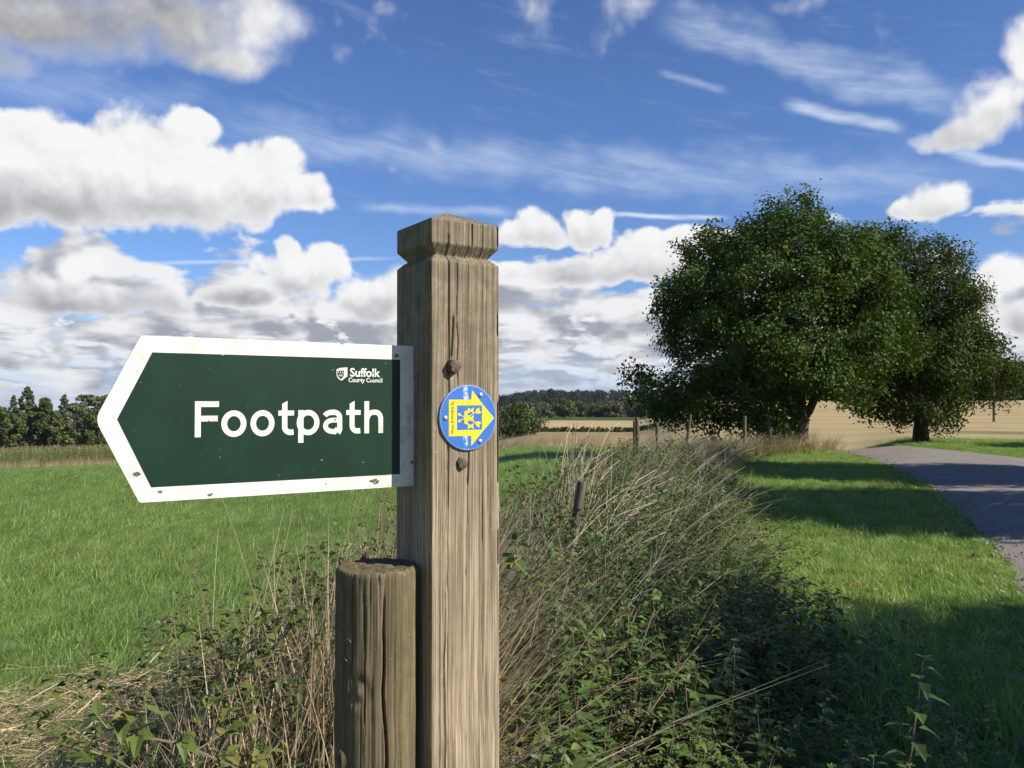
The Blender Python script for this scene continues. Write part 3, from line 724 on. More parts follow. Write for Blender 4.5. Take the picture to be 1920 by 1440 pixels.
def s_of(px):
    """distance along the sign from its slot for a photograph column"""
    k = (px-960)/F0; x0, y0 = -.1254, 1.072
    return (x0 - k*y0) / (.837 - k*.547)
def build_sign():
    ZT, ZB = .0702, -.1096; zm = (ZT+ZB)/2
    root = local_thing('finger_sign', 'green and white arrow-shaped Footpath sign pointing left from the post', 'sign', -.05, 0, CAMZ)
    tip = [(-.3663, zm-.0115), (-.3685, zm-.007), (-.3697, zm-.002), (-.3697, zm+.002), (-.3685, zm+.007), (-.3663, zm+.0115)]
    def rc(x, z, sx, sz, r=.0012): return [(x + sx*r, z), (x, z + sz*r)]
    poly = [(.03, ZB), (.03, ZT), (-.326, ZT), (-.3290, ZT-.0012)] + tip[::-1] + [(-.3290, ZB+.0012), (-.326, ZB)]
    mb = MB(); mb.prism(poly, -.0018, .0018); link('panel', mb.mesh('panel', M['sw']), root)
    mb = MB(); mb.prism([(-.0222, -.0937), (-.0222, .0522), (-.3168, .0522), (-.3510, zm), (-.3168, -.0937)], -.00215, -.0019)
    link('green_field', mb.mesh('green_field', M['sg']), root)
    capz, base = .0400, -.0408
    for i, (ch, a, b) in enumerate([('F', 365, 410), ('o', 414.5, 461.5), ('o', 469, 514), ('t', 521, 551), ('p', 558.5, 598), ('a', 604.5, 643.5), ('t', 648, 675.5), ('h', 682, 717)]):
        sa, sb = s_of(a), s_of(b); W = (sa-sb)/capz; mb = MB()
        for k, st in enumerate(glyph(ch, W)):
            stroke(mb, st['p'], st.get('w', .160), -(.0603 + .003*k), st.get('closed', False), st.get('cut0', 0), thick=.006)
        mb.v = [(x*capz - sa, y*capz, z*capz + base) for x, y, z in mb.v]
        o = link('letter', mb.mesh('letter', M['sw']), root)
    # council crest and name in the corner
    def P(px, py):
        s_ = s_of(px); D = 1.072 - .547*s_
        return (-s_, (751-py)*D/F0)
    Y = -.0023
    mb = MB()
    for poly_, y_ in (([(629.5, 693), (636, 690), (650, 689), (650, 706), (645, 709), (639.5, 714), (633.5, 710.5), (630, 705)], Y), ):
        mb.prism([P(*p) for p in poly_], y_, y_+.0001)
    sh = link('crest', mb.mesh('crest', M['sw']), root)
    mb = MB()
    for poly_ in ([(631, 695.5), (643.5, 694.5), (643.5, 705), (638.5, 711), (633, 707), (631.3, 703)],):
        mb.prism([P(*p) for p in poly_], Y-.0002, Y-.0001)
    link('crest_field', mb.mesh('crest_field', M['sg']), sh)
    mb = MB()
    for k in range(7):                             # rising sun and crown marks on the crest
        a_ = R(20 + k*23.3); c0 = P(637.5, 706.5); mb.prism([(c0[0]+.0011*math.cos(a_-.1), c0[1]+.0011*math.sin(a_-.1)), (c0[0]+.0034*math.cos(a_-.04), c0[1]+.0034*math.sin(a_-.04)), (c0[0]+.0034*math.cos(a_+.1), c0[1]+.0034*math.sin(a_+.1)), (c0[0]+.0011*math.cos(a_+.2), c0[1]+.0011*math.sin(a_+.2))], Y-.0004, Y-.0003)
    for a_ in (633, 637, 641): mb.prism([P(a_-1.1, 699.5), P(a_, 696), P(a_+1.1, 699.5)], Y-.0004, Y-.0003)
    link('crest_emblem', mb.mesh('crest_emblem', M['sw']), sh)
    for body, x0, x1, yt, yb, off in (('Suffolk', 655, 711.5, 690.5, 707, .022), ('County Council', 652, 715.5, 708.5, 719.5, .018)):
        a, b = P(x0, yb), P(x1, yb); top = P((x0+x1)/2, yt); bot = P((x0+x1)/2, yb)
        o = link('lettering', text_mesh(body, b[0]-a[0], top[1]-bot[1], M['sw'], off), root, (a[0], Y, bot[1]))
    # lichen crusts
    for px, py, rr in ((703, 902, .0042), (741, 667, .0032), (696, 901, .0022), (257, 888, .0030), (302, 921, .0022), (395, 926, .0024)):
        mb = MB(); c = P(px, py)
        for k in range(26):
            a_ = rnd.uniform(0, 6.28); r_ = rr*math.sqrt(rnd.random()); q = rr*rnd.uniform(.12, .3)
            x_, z_ = c[0]+r_*math.cos(a_)*1.3, c[1]+r_*math.sin(a_)*.7
            pts = [(x_+q*math.cos(j*1.05+a_), z_+q*math.sin(j*1.05+a_)) for j in range(6)]
            y0 = -.00245 - .00003*k
            mb.add([(x, y0, z) for x, z in pts] + [(x_, y0-q*.8, z_)], [(j, (j+1) % 6, 6) for j in range(6)])
        link('lichen_patch', mb.mesh('lichen_patch', M['lichen']), root)
build_sign()

def build_waymark():
    Rd = .0415
    root = local_thing('waymark_disc', 'round blue waymark disc with yellow arrow nailed to the post', 'sign', -.0011, -.0512, CAMZ-.0218)
    m, g, p = base_mat('blue_disc_plastic')
    tc = g.new('ShaderNodeTexCoord'); v = tc.outputs['Object']; x, y, z = g.sep(v)
    band = g.ss(g.m('ABSOLUTE', x + 0.004 + (g.noise(v, 60.0, 3.0) - 0.5) * 0.008), 0.0012, 0.0042, 1.0, 0.0)
    wear = band * g.ss(g.noise(v, 130.0, 4.0, 0.7), 0.42, 0.58) * g.ss(g.m('ABSOLUTE', z), 0.012, 0.026)
    rim = g.ss(g.m('SQRT', x*x + z*z), 0.0398, 0.0412)
    c = g.mix(g.m('MAXIMUM', wear, rim * 0.5), (.034, .140, .46), (.52, .60, .70))
    g.put(p.inputs['Base Color'], c); p.inputs['Roughness'].default_value = 0.38
    n = 72; mb = MB()
    prof = [(.0415, .0012), (.0415, -.0018), (.0409, -.0024)]
    v_ = [(r_*math.cos(2*math.pi*k/n), y_, r_*math.sin(2*math.pi*k/n)) for r_, y_ in prof for k in range(n)]
    f = [(i*n+k, i*n+(k+1) % n, (i+1)*n+(k+1) % n, (i+1)*n+k) for i in range(2) for k in range(n)] + [tuple(range(3*n-1, 2*n-1, -1))]
    mb.add(v_, f); link('disc', mb.mesh('disc', m), root)
    yel = plain('yellow_print', (.66, .535, .028), .4); blu = plain('blue_print', (.034, .140, .46), .4); ink = plain('black_print', (.02, .02, .018), .5)
    def U(pts): return [(a*Rd, b*Rd) for a, b in pts]
    mb = MB()                                      # arrow as a frame of four non-overlapping pieces round the blue square
    for poly in ([(-.69, -.556), (-.69, .553), (-.41, .553), (-.41, -.556)], [(-.41, .376), (-.41, .553), (.09, .553), (.12, .85), (.475, .442), (.475, .376)],
                 [(-.41, -.556), (-.41, -.374), (.475, -.374), (.475, -.46), (.09, -.87), (.09, -.556)], [(.475, -.46), (.475, .442), (.92, -.02)]):
        mb.prism(U(poly), -.00262, -.00245)
    link('arrow', mb.mesh('arrow', yel), root)
    mb = MB(); k = 0
    def pc(pts):
        nonlocal k; k += 1; mb.prism(U(pts), -.00262-.00002*k, -.00246-.00002*k)
    pc([(-.15, .20), (-.15, -.185), (-.035, -.21), (-.035, .225)])                                   # crown band
    for c in (-.26, -.02, .22): pc([(-.03, c-.09), (-.03, c+.09), (.08, c+.035), (.20, c+.10), (.155, c), (.20, c-.10), (.08, c-.035)])
    for sg in (1, -1):                              # two crossed arrows behind the crown
        a0, a1 = Vector((-.33, .10*sg)), Vector((.36, -.21*sg)); d = (a1-a0).normalized(); nn = Vector((-d.y, d.x))
        pc([tuple(a0-nn*.013), tuple(a0+nn*.013), tuple(a1+nn*.013), tuple(a1-nn*.013)])
        pc([tuple(a0-d*.07), tuple(a0+d*.02+nn*.055), tuple(a0+d*.05), tuple(a0+d*.02-nn*.055)])
        pc([tuple(a1-d*.14+nn*.02), tuple(a1-d*.05+nn*.085), tuple(a1+d*.07+nn*.085), tuple(a1+d*.02), tuple(a1+d*.07-nn*.085), tuple(a1-d*.05-nn*.085), tuple(a1-d*.14-nn*.02)])
    link('crown_emblem', mb.mesh('crown_emblem', yel), root)
    me = text_mesh('St Edmund Way', .97*Rd, .125*Rd, ink, .008)
    o = link('lettering', me, root, (-.635*Rd, -.00275, .485*Rd), (0, R(90), 0))
    steel = plain('dull_nail_head', (.50, .50, .50), .45, .75)
    for a, b in ((.43, .70), (-.81, 0), (.41, -.73)):
        mb = MB(); n = 14; v_ = [(r_*math.cos(2*math.pi*j/n), y_, r_*math.sin(2*math.pi*j/n)) for r_, y_ in ((.0031, -.0023), (.0031, -.0033), (.0022, -.0041)) for j in range(n)] + [(0, -.0044, 0)]
        f = [(i*n+j, i*n+(j+1) % n, (i+1)*n+(j+1) % n, (i+1)*n+j) for i in range(2) for j in range(n)] + [(2*n+j, 2*n+(j+1) % n, 3*n) for j in range(n)]
        mb.add(v_, f); link('nail', mb.mesh('nail', steel, True), root, (a*Rd, 0, b*Rd))
build_waymark()

# ------------------------------------------------------------------ fence posts
def round_post(name, label, base, topz, dia, lean=(0, 0), mat='stub', na=150, nz=170, seed=1, group=None, big=False, cat='fence post'):
    gz = float(height(*base)); Hh = topz - gz
    root = thing(name, label, cat, (base[0], base[1], gz), 0, group)
    root.rotation_euler = (lean[1], lean[0], 0)
    zs = np.linspace(-.1, Hh, nz); th = np.linspace(0, 2*np.pi, na, endpoint=False)
    T, Z = np.meshgrid(th, zs); r0 = dia/2
    arc_ = T*r0
    rel = wood_face_relief(arc_, Z, seed)*1.2 + (fbm(np.cos(T)*1.3+seed, Z*5+np.sin(T)*1.3, seed+9, 3)-.5)*.040*r0 + (fbm(T*r0*420, Z*7, seed+13, 3)-.5)*.0024*(r0/.05)
    if big:
        rel += crack(T*r0, Z, R(292)*r0, Hh-.75, Hh+.01, .0019, .014, 3, .007) + crack(T*r0, Z, R(262)*r0, Hh-.2, Hh-.005, .0008, .003, 7, .004) \
             + crack(T*r0, Z, R(245)*r0, Hh-.13, Hh, .0011, .005, 9, .004) + crack(T*r0, Z, R(255)*r0, Hh-.55, Hh-.24, .0012, .004, 12, .008) \
             + crack(T*r0, Z, R(240)*r0, Hh-.4, Hh-.2, .0010, .003, 14, .006) + crack(T*r0, Z, R(235)*r0, Hh-.6, Hh-.42, .0010, .003, 16, .006)
        for q in range(26):
            z0 = Hh - .85 + .8*_hash2(np.array(q), np.array(3), 5); a0 = R(190 + 170*_hash2(np.array(q), np.array(9), 6))*r0
            rel += crack(T*r0, Z, a0, z0, z0 + .05 + .22*_hash2(np.array(q), np.array(1), 7), .0008, .0032, 60+q, .004)
        for (ka, kz, kr, kd) in ((R(268), Hh-.345, .022, -.005), (R(222), Hh-.225, .013, -.009), (R(255), Hh-.14, .016, .003)):
            dd = np.hypot((T-ka)*r0, (Z-kz)*.75)/kr
            rel += kd*np.exp(-dd*dd*1.5)*np.cos(dd*4.5)
    rr = r0 + rel
    P = np.stack([rr*np.cos(T), rr*np.sin(T), Z], -1)
    rim = P[-1].copy(); P[-1, :, :2] *= .985; P[-1, :, 2] -= .001
    extra = []
    for t in np.linspace(.04, .995, 18):
        Q = rim*1.0; Q[:, :2] = rim[:, :2]*(.985*(1-t)); rad = np.hypot(Q[:, 0], Q[:, 1])
        Q[:, 2] = Hh + .0012 - .004*t*(1-t) + .0035*(fbm(Q[:, 0]*130+seed, Q[:, 1]*130, seed+21, 3)-.5) + .0008*np.sin(rad*1900) + .02*(Q[:, 0]*.12)
        extra.append(Q)
    P = np.concatenate([P, np.array(extra)], 0)
    link('shaft', grid_mesh('shaft', P, M[mat], True, True), root)
    return root
rp = round_post('round_fence_post', 'short round mossy fence post against the left of the signpost', (-.170, 1.045), CAMZ-.2085, .1, big=True, seed=4, na=260, nz=360)
mb = MB()                                          # rusty staple on the round post
a_ = R(238)
cx, cz = .0515, CAMZ-.30
wire = [(cx*math.cos(a_+.16*math.cos(t)), cx*math.sin(a_+.16*math.cos(t)), cz+.013*math.sin(t)) for t in np.linspace(.9, 4.6, 14)]
mb.tube(wire, .0008, 6); link('wire_staple', mb.mesh('wire_staple', plain('rusty_wire', (.16, .14, .12), .55, .6), True), rp)
FENCE_GROUP = 'old wooden posts of the fence line'
for lab, (x, y), tz, dia, lean, sd_ in (
    ('leaning split grey stake among the pale dead stalks', (.235, 4.9), 1.10, .056, (.16, .05), 31),
    ('tallest grey fence post beside the rusty metal stake', (2.45, 16.0), 1.36, .080, (-.03, .0), 32),
    ('stout fence post second beyond the rusty stake', (3.22, 18.2), 1.20, .085, (-.04, .02), 33),
    ('fence post leaning right at the crown edge of the oak', (4.35, 21.0), 1.28, .07, (.13, .03), 34),
    ('dark fence post farthest left below the oak crown', (6.62, 23.6), 1.15, .10, (.0, .0), 35),
    ('dark fence post between two others below the oak', (7.80, 25.0), 1.15, .10, (-.06, .0), 36),
    ('dark fence post closest to the oak trunk', (8.62, 26.2), 1.15, .10, (-.03, .0), 37)):
    round_post('fence_post', lab, (x, y), tz + float(height(x, y)), dia, lean, 'stake', 20, 40, sd_, FENCE_GROUP)
mb = MB()
mb.prism([(-.017, 0), (.017, 0), (.017, .004), (-.013, .004), (-.013, .034), (-.017, .034)], 0, 1.0)
gz = float(height(2.36, 16.0))
mb.v = [(x, z, y*1.33) for x, y, z in mb.v]
for k in range(8): mb.box((-.0185, .006, .25+k*.12), (-.0168, .022, .29+k*.12))
st = tag(link('metal_stake', mb.mesh('metal_stake', plain('rusty_angle_iron', (.055, .030, .020), .8, .3)), None, (2.36, 15.95, gz-.03), (0, 0, .5)), 'thin rusty angle-iron stake beside the tallest fence post', 'stake')
# ------------------------------------------------------------------ trees
def ell_points(lobes, n, g_, shell=0.45):
    """points in a union of ellipsoids (cx,cy,cz,rx,ry,rz), more of them towards the skin"""
    vol = np.array([(l[3]*l[4]*l[5])**.72 for l in lobes]); out = []
    while len(out) < n:
        l = lobes[g_.choice(len(lobes), p=vol/vol.sum())]
        d = g_.normal(size=3); d /= np.linalg.norm(d); r = g_.random()**shell
        p = np.array(l[:3]) + d*r*np.array(l[3:6]); out.append(p)
    return np.array(out)
def space_col(att, start, step, kill, infl, iters, g_, trop=(0, 0, 0)):
    pos = [np.array(p, float) for p, _ in start]; par = [q for _, q in start]
    A = att.copy()
    best = np.full(len(A), 1e9); bi = np.zeros(len(A), int)
    def upd(j0):
        nonlocal best, bi
        for j in range(j0, len(pos)):
            dd = np.linalg.norm(A - pos[j], axis=1); m = dd < best
            best[m] = dd[m]; bi[m] = j
    upd(0)
    for it in range(iters):
        act = best < infl
        if not act.any(): break
        j0 = len(pos)
        idx = bi[act]; dv = A[act] - np.array(pos)[idx]; dv /= np.linalg.norm(dv, axis=1)[:, None]
        for j in np.unique(idx):
            d = dv[idx == j].mean(0) + np.array(trop) + g_.normal(size=3)*.12
            n_ = np.linalg.norm(d)
            if n_ < 1e-3: continue
            pos.append(pos[j] + d/n_*step); par.append(int(j))
        upd(j0)
        keep = best > kill
        A, best, bi = A[keep], best[keep], bi[keep]
        if len(A) < 5: break
    return np.array(pos), np.array(par)
def grow_tree(name, label, loc, lobes, start, natt, step, kill, leafmat, r_base, r_tip, nleaf, lsize, spread, seed, droop=0.0, rot=0.0, scale=1.0, cat='tree', group=None, flare=1.0, gap=.06, clump=15, clr=.68):
    g_ = np.random.default_rng(seed)
    # attractors in tight clusters: the crown swells into separate leafy clumps with gaps between
    ncl = int(natt/clump); cc_ = ell_points(lobes, ncl, g_, .36); k_ = g_.integers(0, ncl, natt)
    fill = ell_points(lobes, int(natt*.4), g_, .42)
    bl = g_.normal(size=(natt, 3)); bl *= (g_.random(natt)**.4/np.linalg.norm(bl, axis=1))[:, None]
    att = cc_[k_] + bl*np.array([1, 1, .7])*clr*(.7+.6*g_.random(ncl))[k_][:, None]
    att = np.concatenate([att, fill])
    # patchy foliage: drop attractors where a coarse noise is low, so the crown opens into clumps
    nz = fbm(att[:, 0]*.8+seed, att[:, 2]*.8+att[:, 1]*.5, seed, 2)
    att = att[nz > np.quantile(nz, gap*.5)]
    att = att[att[:, 2] > .45]
    pos, par = space_col(att, start, step, kill, 9.0, 90, g_, (0, 0, -droop*.25))
    n = len(pos); kids = np.zeros(n); 
    r2 = np.zeros(n); size = np.ones(n)
    for j in range(n-1, 0, -1):
        if r2[j] == 0: r2[j] = r_tip**2.4
        r2[par[j]] += r2[j]; size[par[j]] += size[j]; kids[par[j]] += 1
    rad = np.maximum(r2, r_tip**2.4)**(1/2.4)
    fr = (rad-r_tip)/max(1e-6, rad[0]-r_tip); rad = r_tip + (r_base-r_tip)*fr**1.25
    # trunk and limbs
    V, T = [], []
    for j in range(1, n):
        p = par[j]
        if p < 0: continue
        k = 10 if rad[j] > .12 else (6 if rad[j] > .03 else 3)
        d = pos[j]-pos[p]; L = np.linalg.norm(d)
        if L < 1e-6: continue
        d /= L; a = np.cross(d, (0.31, .83, .46)); a /= np.linalg.norm(a); b = np.cross(d, a)
        an = np.arange(k)*2*np.pi/k; ring = np.cos(an)[:, None]*a + np.sin(an)[:, None]*b
        r0 = min(rad[p], rad[j]*1.35) if kids[p] > 1 else rad[p]
        if pos[p][2] < .9: r0 = rad[p]*(1+flare*.5*(1-pos[p][2]/.9)**2)
        r1 = rad[j]*(1+flare*.5*(1-pos[j][2]/.9)**2) if pos[j][2] < .9 else rad[j]
        o = len(V)
        wob = 1+.10*np.sin(an*3+pos[j][2]*2.1)+.06*np.sin(an*5+1) if rad[j] > .12 else 1.0
        V += list(pos[p] - d*r0*.15 + ring*(r0*(wob[:, None] if rad[j] > .12 else 1))); V += list(pos[j] + ring*(r1*(wob[:, None] if rad[j] > .12 else 1)))
        T += [(o+i, o+(i+1) % k, o+k+(i+1) % k, o+k+i) for i in range(k)]
    root = thing(name, label, cat, loc, rot, group); root.scale = (scale,)*3
    me = tri_mesh('trunk', np.array(V), np.array(T), M['bark']); me.polygons.foreach_set('use_smooth', np.ones(len(T), bool))
    link('trunk', me, root)
    # leaves round the thin wood
    tw = np.where((size <= 7) & (pos[:, 2] > .5))[0]
    base = np.repeat(pos[tw], nleaf, 0); pdir = np.repeat(pos[tw]-pos[par[tw]], nleaf, 0)
    N = len(base)
    off = np.clip(g_.normal(size=(N, 3)), -1.7, 1.7)*spread; off[:, 2] -= droop*np.abs(g_.normal(size=N))*spread*1.2
    c = base + off + pdir*g_.random((N, 1))
    out_ = c - np.array([lobes[0][0], lobes[0][1], lobes[0][2]*.8]); out_ /= np.linalg.norm(out_, axis=1)[:, None]+1e-6
    tl_ = np.repeat(g_.normal(size=(len(tw), 3)), nleaf, 0)
    nr = out_*.7 + tl_*.45 + g_.normal(size=(N, 3))*.55 + np.array([0, 0, .5]); nr /= np.linalg.norm(nr, axis=1)[:, None]
    d = g_.normal(size=(N, 3)) + np.array([0, 0, -droop*1.2]); d -= nr*(d*nr).sum(1)[:, None]; d /= np.linalg.norm(d, axis=1)[:, None]
    s_ = np.cross(nr, d); L = lsize*(.65+.7*g_.random((N, 1))); W = L*.56
    V = np.stack([c - d*L*.5, c + s_*W*.5 + nr*L*.07 + d*L*.08, c + d*L*.5 - nr*L*.08, c - s_*W*.5 + nr*L*.07 + d*L*.08], 1).reshape(-1, 3)
    T = np.arange(4*N).reshape(N, 4)
    link('crown', tri_mesh('crown', V, T, M[leafmat]), root)
    return root
def copy_tree(o, loc, rz, scale, label):
    c = o.copy(); COL.objects.link(c); c.location = loc; c.rotation_euler = (0, 0, rz)
    c.scale = scale if hasattr(scale, '__len__') else (scale,)*3
    c['label'] = label
    for ch in o.children:
        k = ch.copy(); COL.objects.link(k); k.parent = c
    return c
OAK = (9.25, 26.8)
oak = grow_tree('oak_tree', 'large dark oak with broad dense crown at the end of the fence', (*OAK, float(height(*OAK))-.05),
    [(-.75, 0, 4.5, 3.5, 3.6, 3.3), (-.2, 0, 6.9, 1.6, 1.6, 1.2), (1.4, .3, 5.9, 2.0, 1.9, 1.6), (-2.0, -.3, 1.35, 1.9, 1.3, .6), (-3.3, -.2, 4.6, 1.2, 1.4, 1.5), (-4.4, -.4, 2.2, 1.25, 1.2, .85), (-3.0, -.5, 1.65, 1.8, 1.4, .8),
     (1.3, -.2, 2.7, 1.5, 1.5, 1.3), (-1.3, .6, 2.2, 2.0, 1.6, 1.0), (-2.2, .2, 6.2, 1.4, 1.5, 1.2), (2.5, .6, 4.7, 1.6, 1.6, 1.9)],
    [((0, 0, 0), -1), ((.02, 0, .5), 0), ((.06, .0, 1.0), 1), ((.04, .02, 1.6), 2), ((-.08, .05, 2.3), 3), ((-.2, .05, 3.1), 4), ((-.3, .0, 4.0), 5), ((-.25, 0, 5.0), 6),
     ((.36, .05, 1.35), 2), ((.62, .1, 1.9), 8), ((.9, .15, 2.6), 9), ((1.2, .2, 3.5), 10), ((-.55, -.15, 1.75), 2), ((-1.1, -.3, 2.0), 12), ((-1.8, -.4, 2.1), 13)],
    4200, .24, .34, 'oak', .30, .006, 62, .122, .18, 21, flare=.5)
HORN = (15.45, 31.3)
horn = grow_tree('hornbeam_tree', 'drooping olive-green tree standing on the verge right of the lane', (*HORN, float(height(*HORN))-.05),
    [(-.35, 0, 4.8, 2.35, 2.4, 3.0), (-.9, .1, 7.2, 1.3, 1.2, .85), (.4, 0, 2.3, 2.55, 2.2, 1.55), (2.75, -.2, 2.9, 1.2, 1.0, .75), (1.6, .1, 3.7, 1.2, 1.3, 1.2), (-1.8, 0, 2.4, 1.2, 1.4, 1.3), (1.2, .2, 5.2, 1.0, 1.2, 1.4), (-.2, 0, 6.9, 1.2, 1.2, .8), (-2.2, .2, 6.0, 1.6, 1.4, 1.7)],
    [((0, 0, 0), -1), ((.0, 0, .6), 0), ((.03, 0, 1.3), 1), ((.0, .02, 2.2), 2), ((-.1, .05, 3.2), 3), ((-.15, .05, 4.2), 4), ((-.2, .0, 5.4), 5), ((-.3, 0, 6.4), 6)],
    3300, .24, .34, 'horn', .24, .006, 62, .118, .18, 22, droop=.8, flare=.5)
# trees of the same avenue outside the frame, right of the lane; their shade falls across grass and lane
spare = grow_tree('lane_tree', 'broad leafy tree right of the lane nearest the viewer', (11.6, .1, 0),
    [(0, 0, 4.8, 2.3, 2.3, 2.9), (-.6, .2, 6.6, 1.4, 1.4, 1.1), (.9, 0, 3.0, 1.7, 1.7, 1.2), (-1.0, .4, 3.1, 1.4, 1.4, 1.2)],
    [((0, 0, 0), -1), ((0, 0, .7), 0), ((.03, 0, 1.5), 1), ((0, .02, 2.4), 2), ((-.05, 0, 3.4), 3), ((0, 0, 4.6), 4)],
    1300, .30, .42, 'oak', .24, .010, 60, .20, .28, 23, group='avenue trees right of the lane')
copy_tree(spare, (13.9, 8.3, 0), 1.1, 1.06, 'broad leafy tree right of the lane, second from the viewer')
copy_tree(spare, (15.2, 14.6, 0), 2.3, 1.04, 'broad leafy tree right of the lane, third from the viewer')
copy_tree(spare, (27.5, 24.0, float(height(27.5, 24))), 3.6, 1.05, 'broad leafy tree far right of the lane beyond the verge')

# ---- distant trees: lumps of leaf-sized faces round a trunk
def lump_tree(name, label, loc, h, w, mat, nl, nleaf, ls, seed, kind='round', group=None):
    g_ = np.random.default_rng(seed); root = thing(name, label, 'tree', loc, 0, group)
    mb = MB(); mb.tube([(0, 0, -.5), (.03*h, 0, h*.3), (0, .02*h, h*.72)], [h*.035, h*.024, h*.008], 6); link('trunk', mb.mesh('trunk', M['bark']), root)
    C = []
    if kind == 'round':
        for k in range(nl):
            z = g_.random(); prof = math.sin(math.pi*min(1, .14+z*.86))**.6
            a = g_.random()*6.28; rr = w*.5*prof*(.45+.5*g_.random())
            C.append((rr*math.cos(a), rr*math.sin(a), h*(.10+.82*z), w*(.12+.10*g_.random()), .85))
        for k in range(4): C.append((g_.normal()*w*.09, g_.normal()*w*.09, h*(.6+.36*g_.random()), w*.13, 1.1))
    elif kind == 'fir':
        for k in range(nl):
            z = (k+.5)/nl; rr = w*.5*(1-z)**.7*(.35+.65*g_.random()); a = k*2.4+g_.random()
            C.append((rr*math.cos(a), rr*math.sin(a), h*(.06+.90*z) - rr*.25, w*.10*(1.15-z*.8), .8))
    else:                                           # cedar: flat plates
        for k in range(nl):
            z = .30+.66*g_.random(); a = g_.random()*6.28; rr = w*.5*(.2+.8*g_.random())*(1.15-z*.7)
            C.append((rr*math.cos(a), rr*math.sin(a), h*z, w*.13, .45))
    C = np.array(C); per = nleaf//len(C); N = per*len(C)
    c = np.repeat(C, per, 0); d = g_.normal(size=(N, 3)); d /= np.linalg.norm(d, axis=1)[:, None]
    P = c[:, :3] + d*c[:, 3:4]*np.array([1, 1, 1])*(g_.random((N, 1))**.35); P[:, 2] = c[:, 2] + (P[:, 2]-c[:, 2])*c[:, 4]
    nr = d*.8 + g_.normal(size=(N, 3))*.6 + np.array([0, 0, .4]); nr /= np.linalg.norm(nr, axis=1)[:, None]
    u = g_.normal(size=(N, 3)); u -= nr*(u*nr).sum(1)[:, None]; u /= np.linalg.norm(u, axis=1)[:, None]; v = np.cross(nr, u)
    L = ls*(.6+.8*g_.random((N, 1)))
    V = np.stack([P-u*L*.6, P+v*L*.4+nr*L*.1, P+u*L*.6, P-v*L*.4+nr*L*.1], 1).reshape(-1, 3)
    link('crown', tri_mesh('crown', V, np.arange(4*N).reshape(N, 4), M[mat]), root)
    return root
def by_px(px, dist):
    x = (px-960)/F0*dist; return (x, dist, float(height(x, dist)))
LG = 'trees behind the maize field'
def ltree(name, lab, px, top, dist, wpx, mat, kind, nl, nleaf, ls, seed):
    b = by_px(px, dist); ztop = CAMZ + (751-top)*dist/F0
    return lump_tree(name, lab, b, ztop-b[2], wpx*dist/F0, mat, nl, nleaf, ls, seed, kind, LG)
ltree('fir_tree', 'tallest broad fir spire at the left edge behind the maize', 52, 722, 178, 84, 'fir', 'fir', 74, 6200, .42, 41)
ltree('fir_tree', 'narrow dark fir rising behind the tallest fir on its left', 26, 738, 200, 46, 'fir', 'fir', 46, 3200, .42, 42)
ltree('broadleaf_tree', 'low yellowish tree at the far left picture edge', 4, 764, 170, 52, 'decid', 'round', 26, 3600, .42, 43)
ltree('broadleaf_tree', 'pale-topped tree just right of the tallest fir', 84, 744, 176, 52, 'decid', 'round', 26, 4200, .42, 44)
ltree('fir_tree', 'dark fir with blunt top in the middle of the left wood', 121, 737, 182, 56, 'fir', 'fir', 56, 3600, .42, 45)
ltree('broadleaf_tree', 'silvery-green rounded tree left of the sign tip', 143, 752, 172, 60, 'willow', 'round', 30, 4600, .42, 46)
ltree('cedar_tree', 'flat-topped dark cedar peeping over the silvery tree', 164, 737, 205, 56, 'fir', 'cedar', 60, 4200, .45, 47)
ltree('cedar_tree', 'flat-topped dark cedar touching the sign tip', 194, 739, 208, 52, 'fir', 'cedar', 60, 4000, .45, 48)
ltree('broadleaf_tree', 'olive tree half hidden by the sign tip', 184, 768, 172, 50, 'decid', 'round', 26, 3600, .42, 49)
ltree('broadleaf_tree', 'low bushy tree filling the gap under the pale-topped tree', 108, 770, 168, 44, 'decid', 'round', 24, 3400, .42, 50)
ltree('broadleaf_tree', 'dark low tree in front of the narrow fir', 28, 775, 166, 46, 'decid', 'round', 24, 3400, .42, 51)
ltree('broadleaf_tree', 'dark tree hidden behind the point of the sign', 232, 752, 176, 60, 'decid', 'round', 26, 3200, .45, 52)
VG = 'trees scattered in the valley'
def vtree(lab, px, top, dist, wpx, mat, seed, nleaf=2600, ls=None):
    b = by_px(px, dist); ztop = CAMZ + (751-top)*dist/F0
    return lump_tree('field_tree', lab, b, ztop-b[2], wpx*dist/F0, mat, 26, nleaf, ls or dist*.0022, seed, 'round', VG)
vtree('round dark bush-like tree right beside the signpost edge', 968, 761, 150, 92, 'decid', 61, 5200, .36)
vtree('small round tree left of the big bush, touching the signpost', 925, 772, 158, 52, 'decid', 62)
vtree('dark round tree behind the big bush', 1058, 750, 330, 44, 'decid', 63)
vtree('dark small tree between the bush and the dark round tree', 1022, 760, 340, 34, 'decid', 64)
vtree('dark tree near the valley centre left of the pale willows', 1090, 757, 360, 34, 'decid', 65)
vtree('low tree in front of the pale willows', 1118, 760, 350, 34, 'decid', 66)
vtree('pale willow-like tree left of two in the valley', 1148, 753, 345, 36, 'willow', 67)
vtree('tallest pale willow-like tree next to the oak', 1172, 745, 350, 40, 'willow', 68)
vtree('pale willow-like tree half behind the tall one', 1192, 749, 352, 36, 'willow', 69)
vtree('dark tree behind the rusty stake', 1215, 757, 345, 34, 'decid', 70)
vtree('dark tree seen below the oak crown edge', 1250, 758, 350, 40, 'decid', 71)
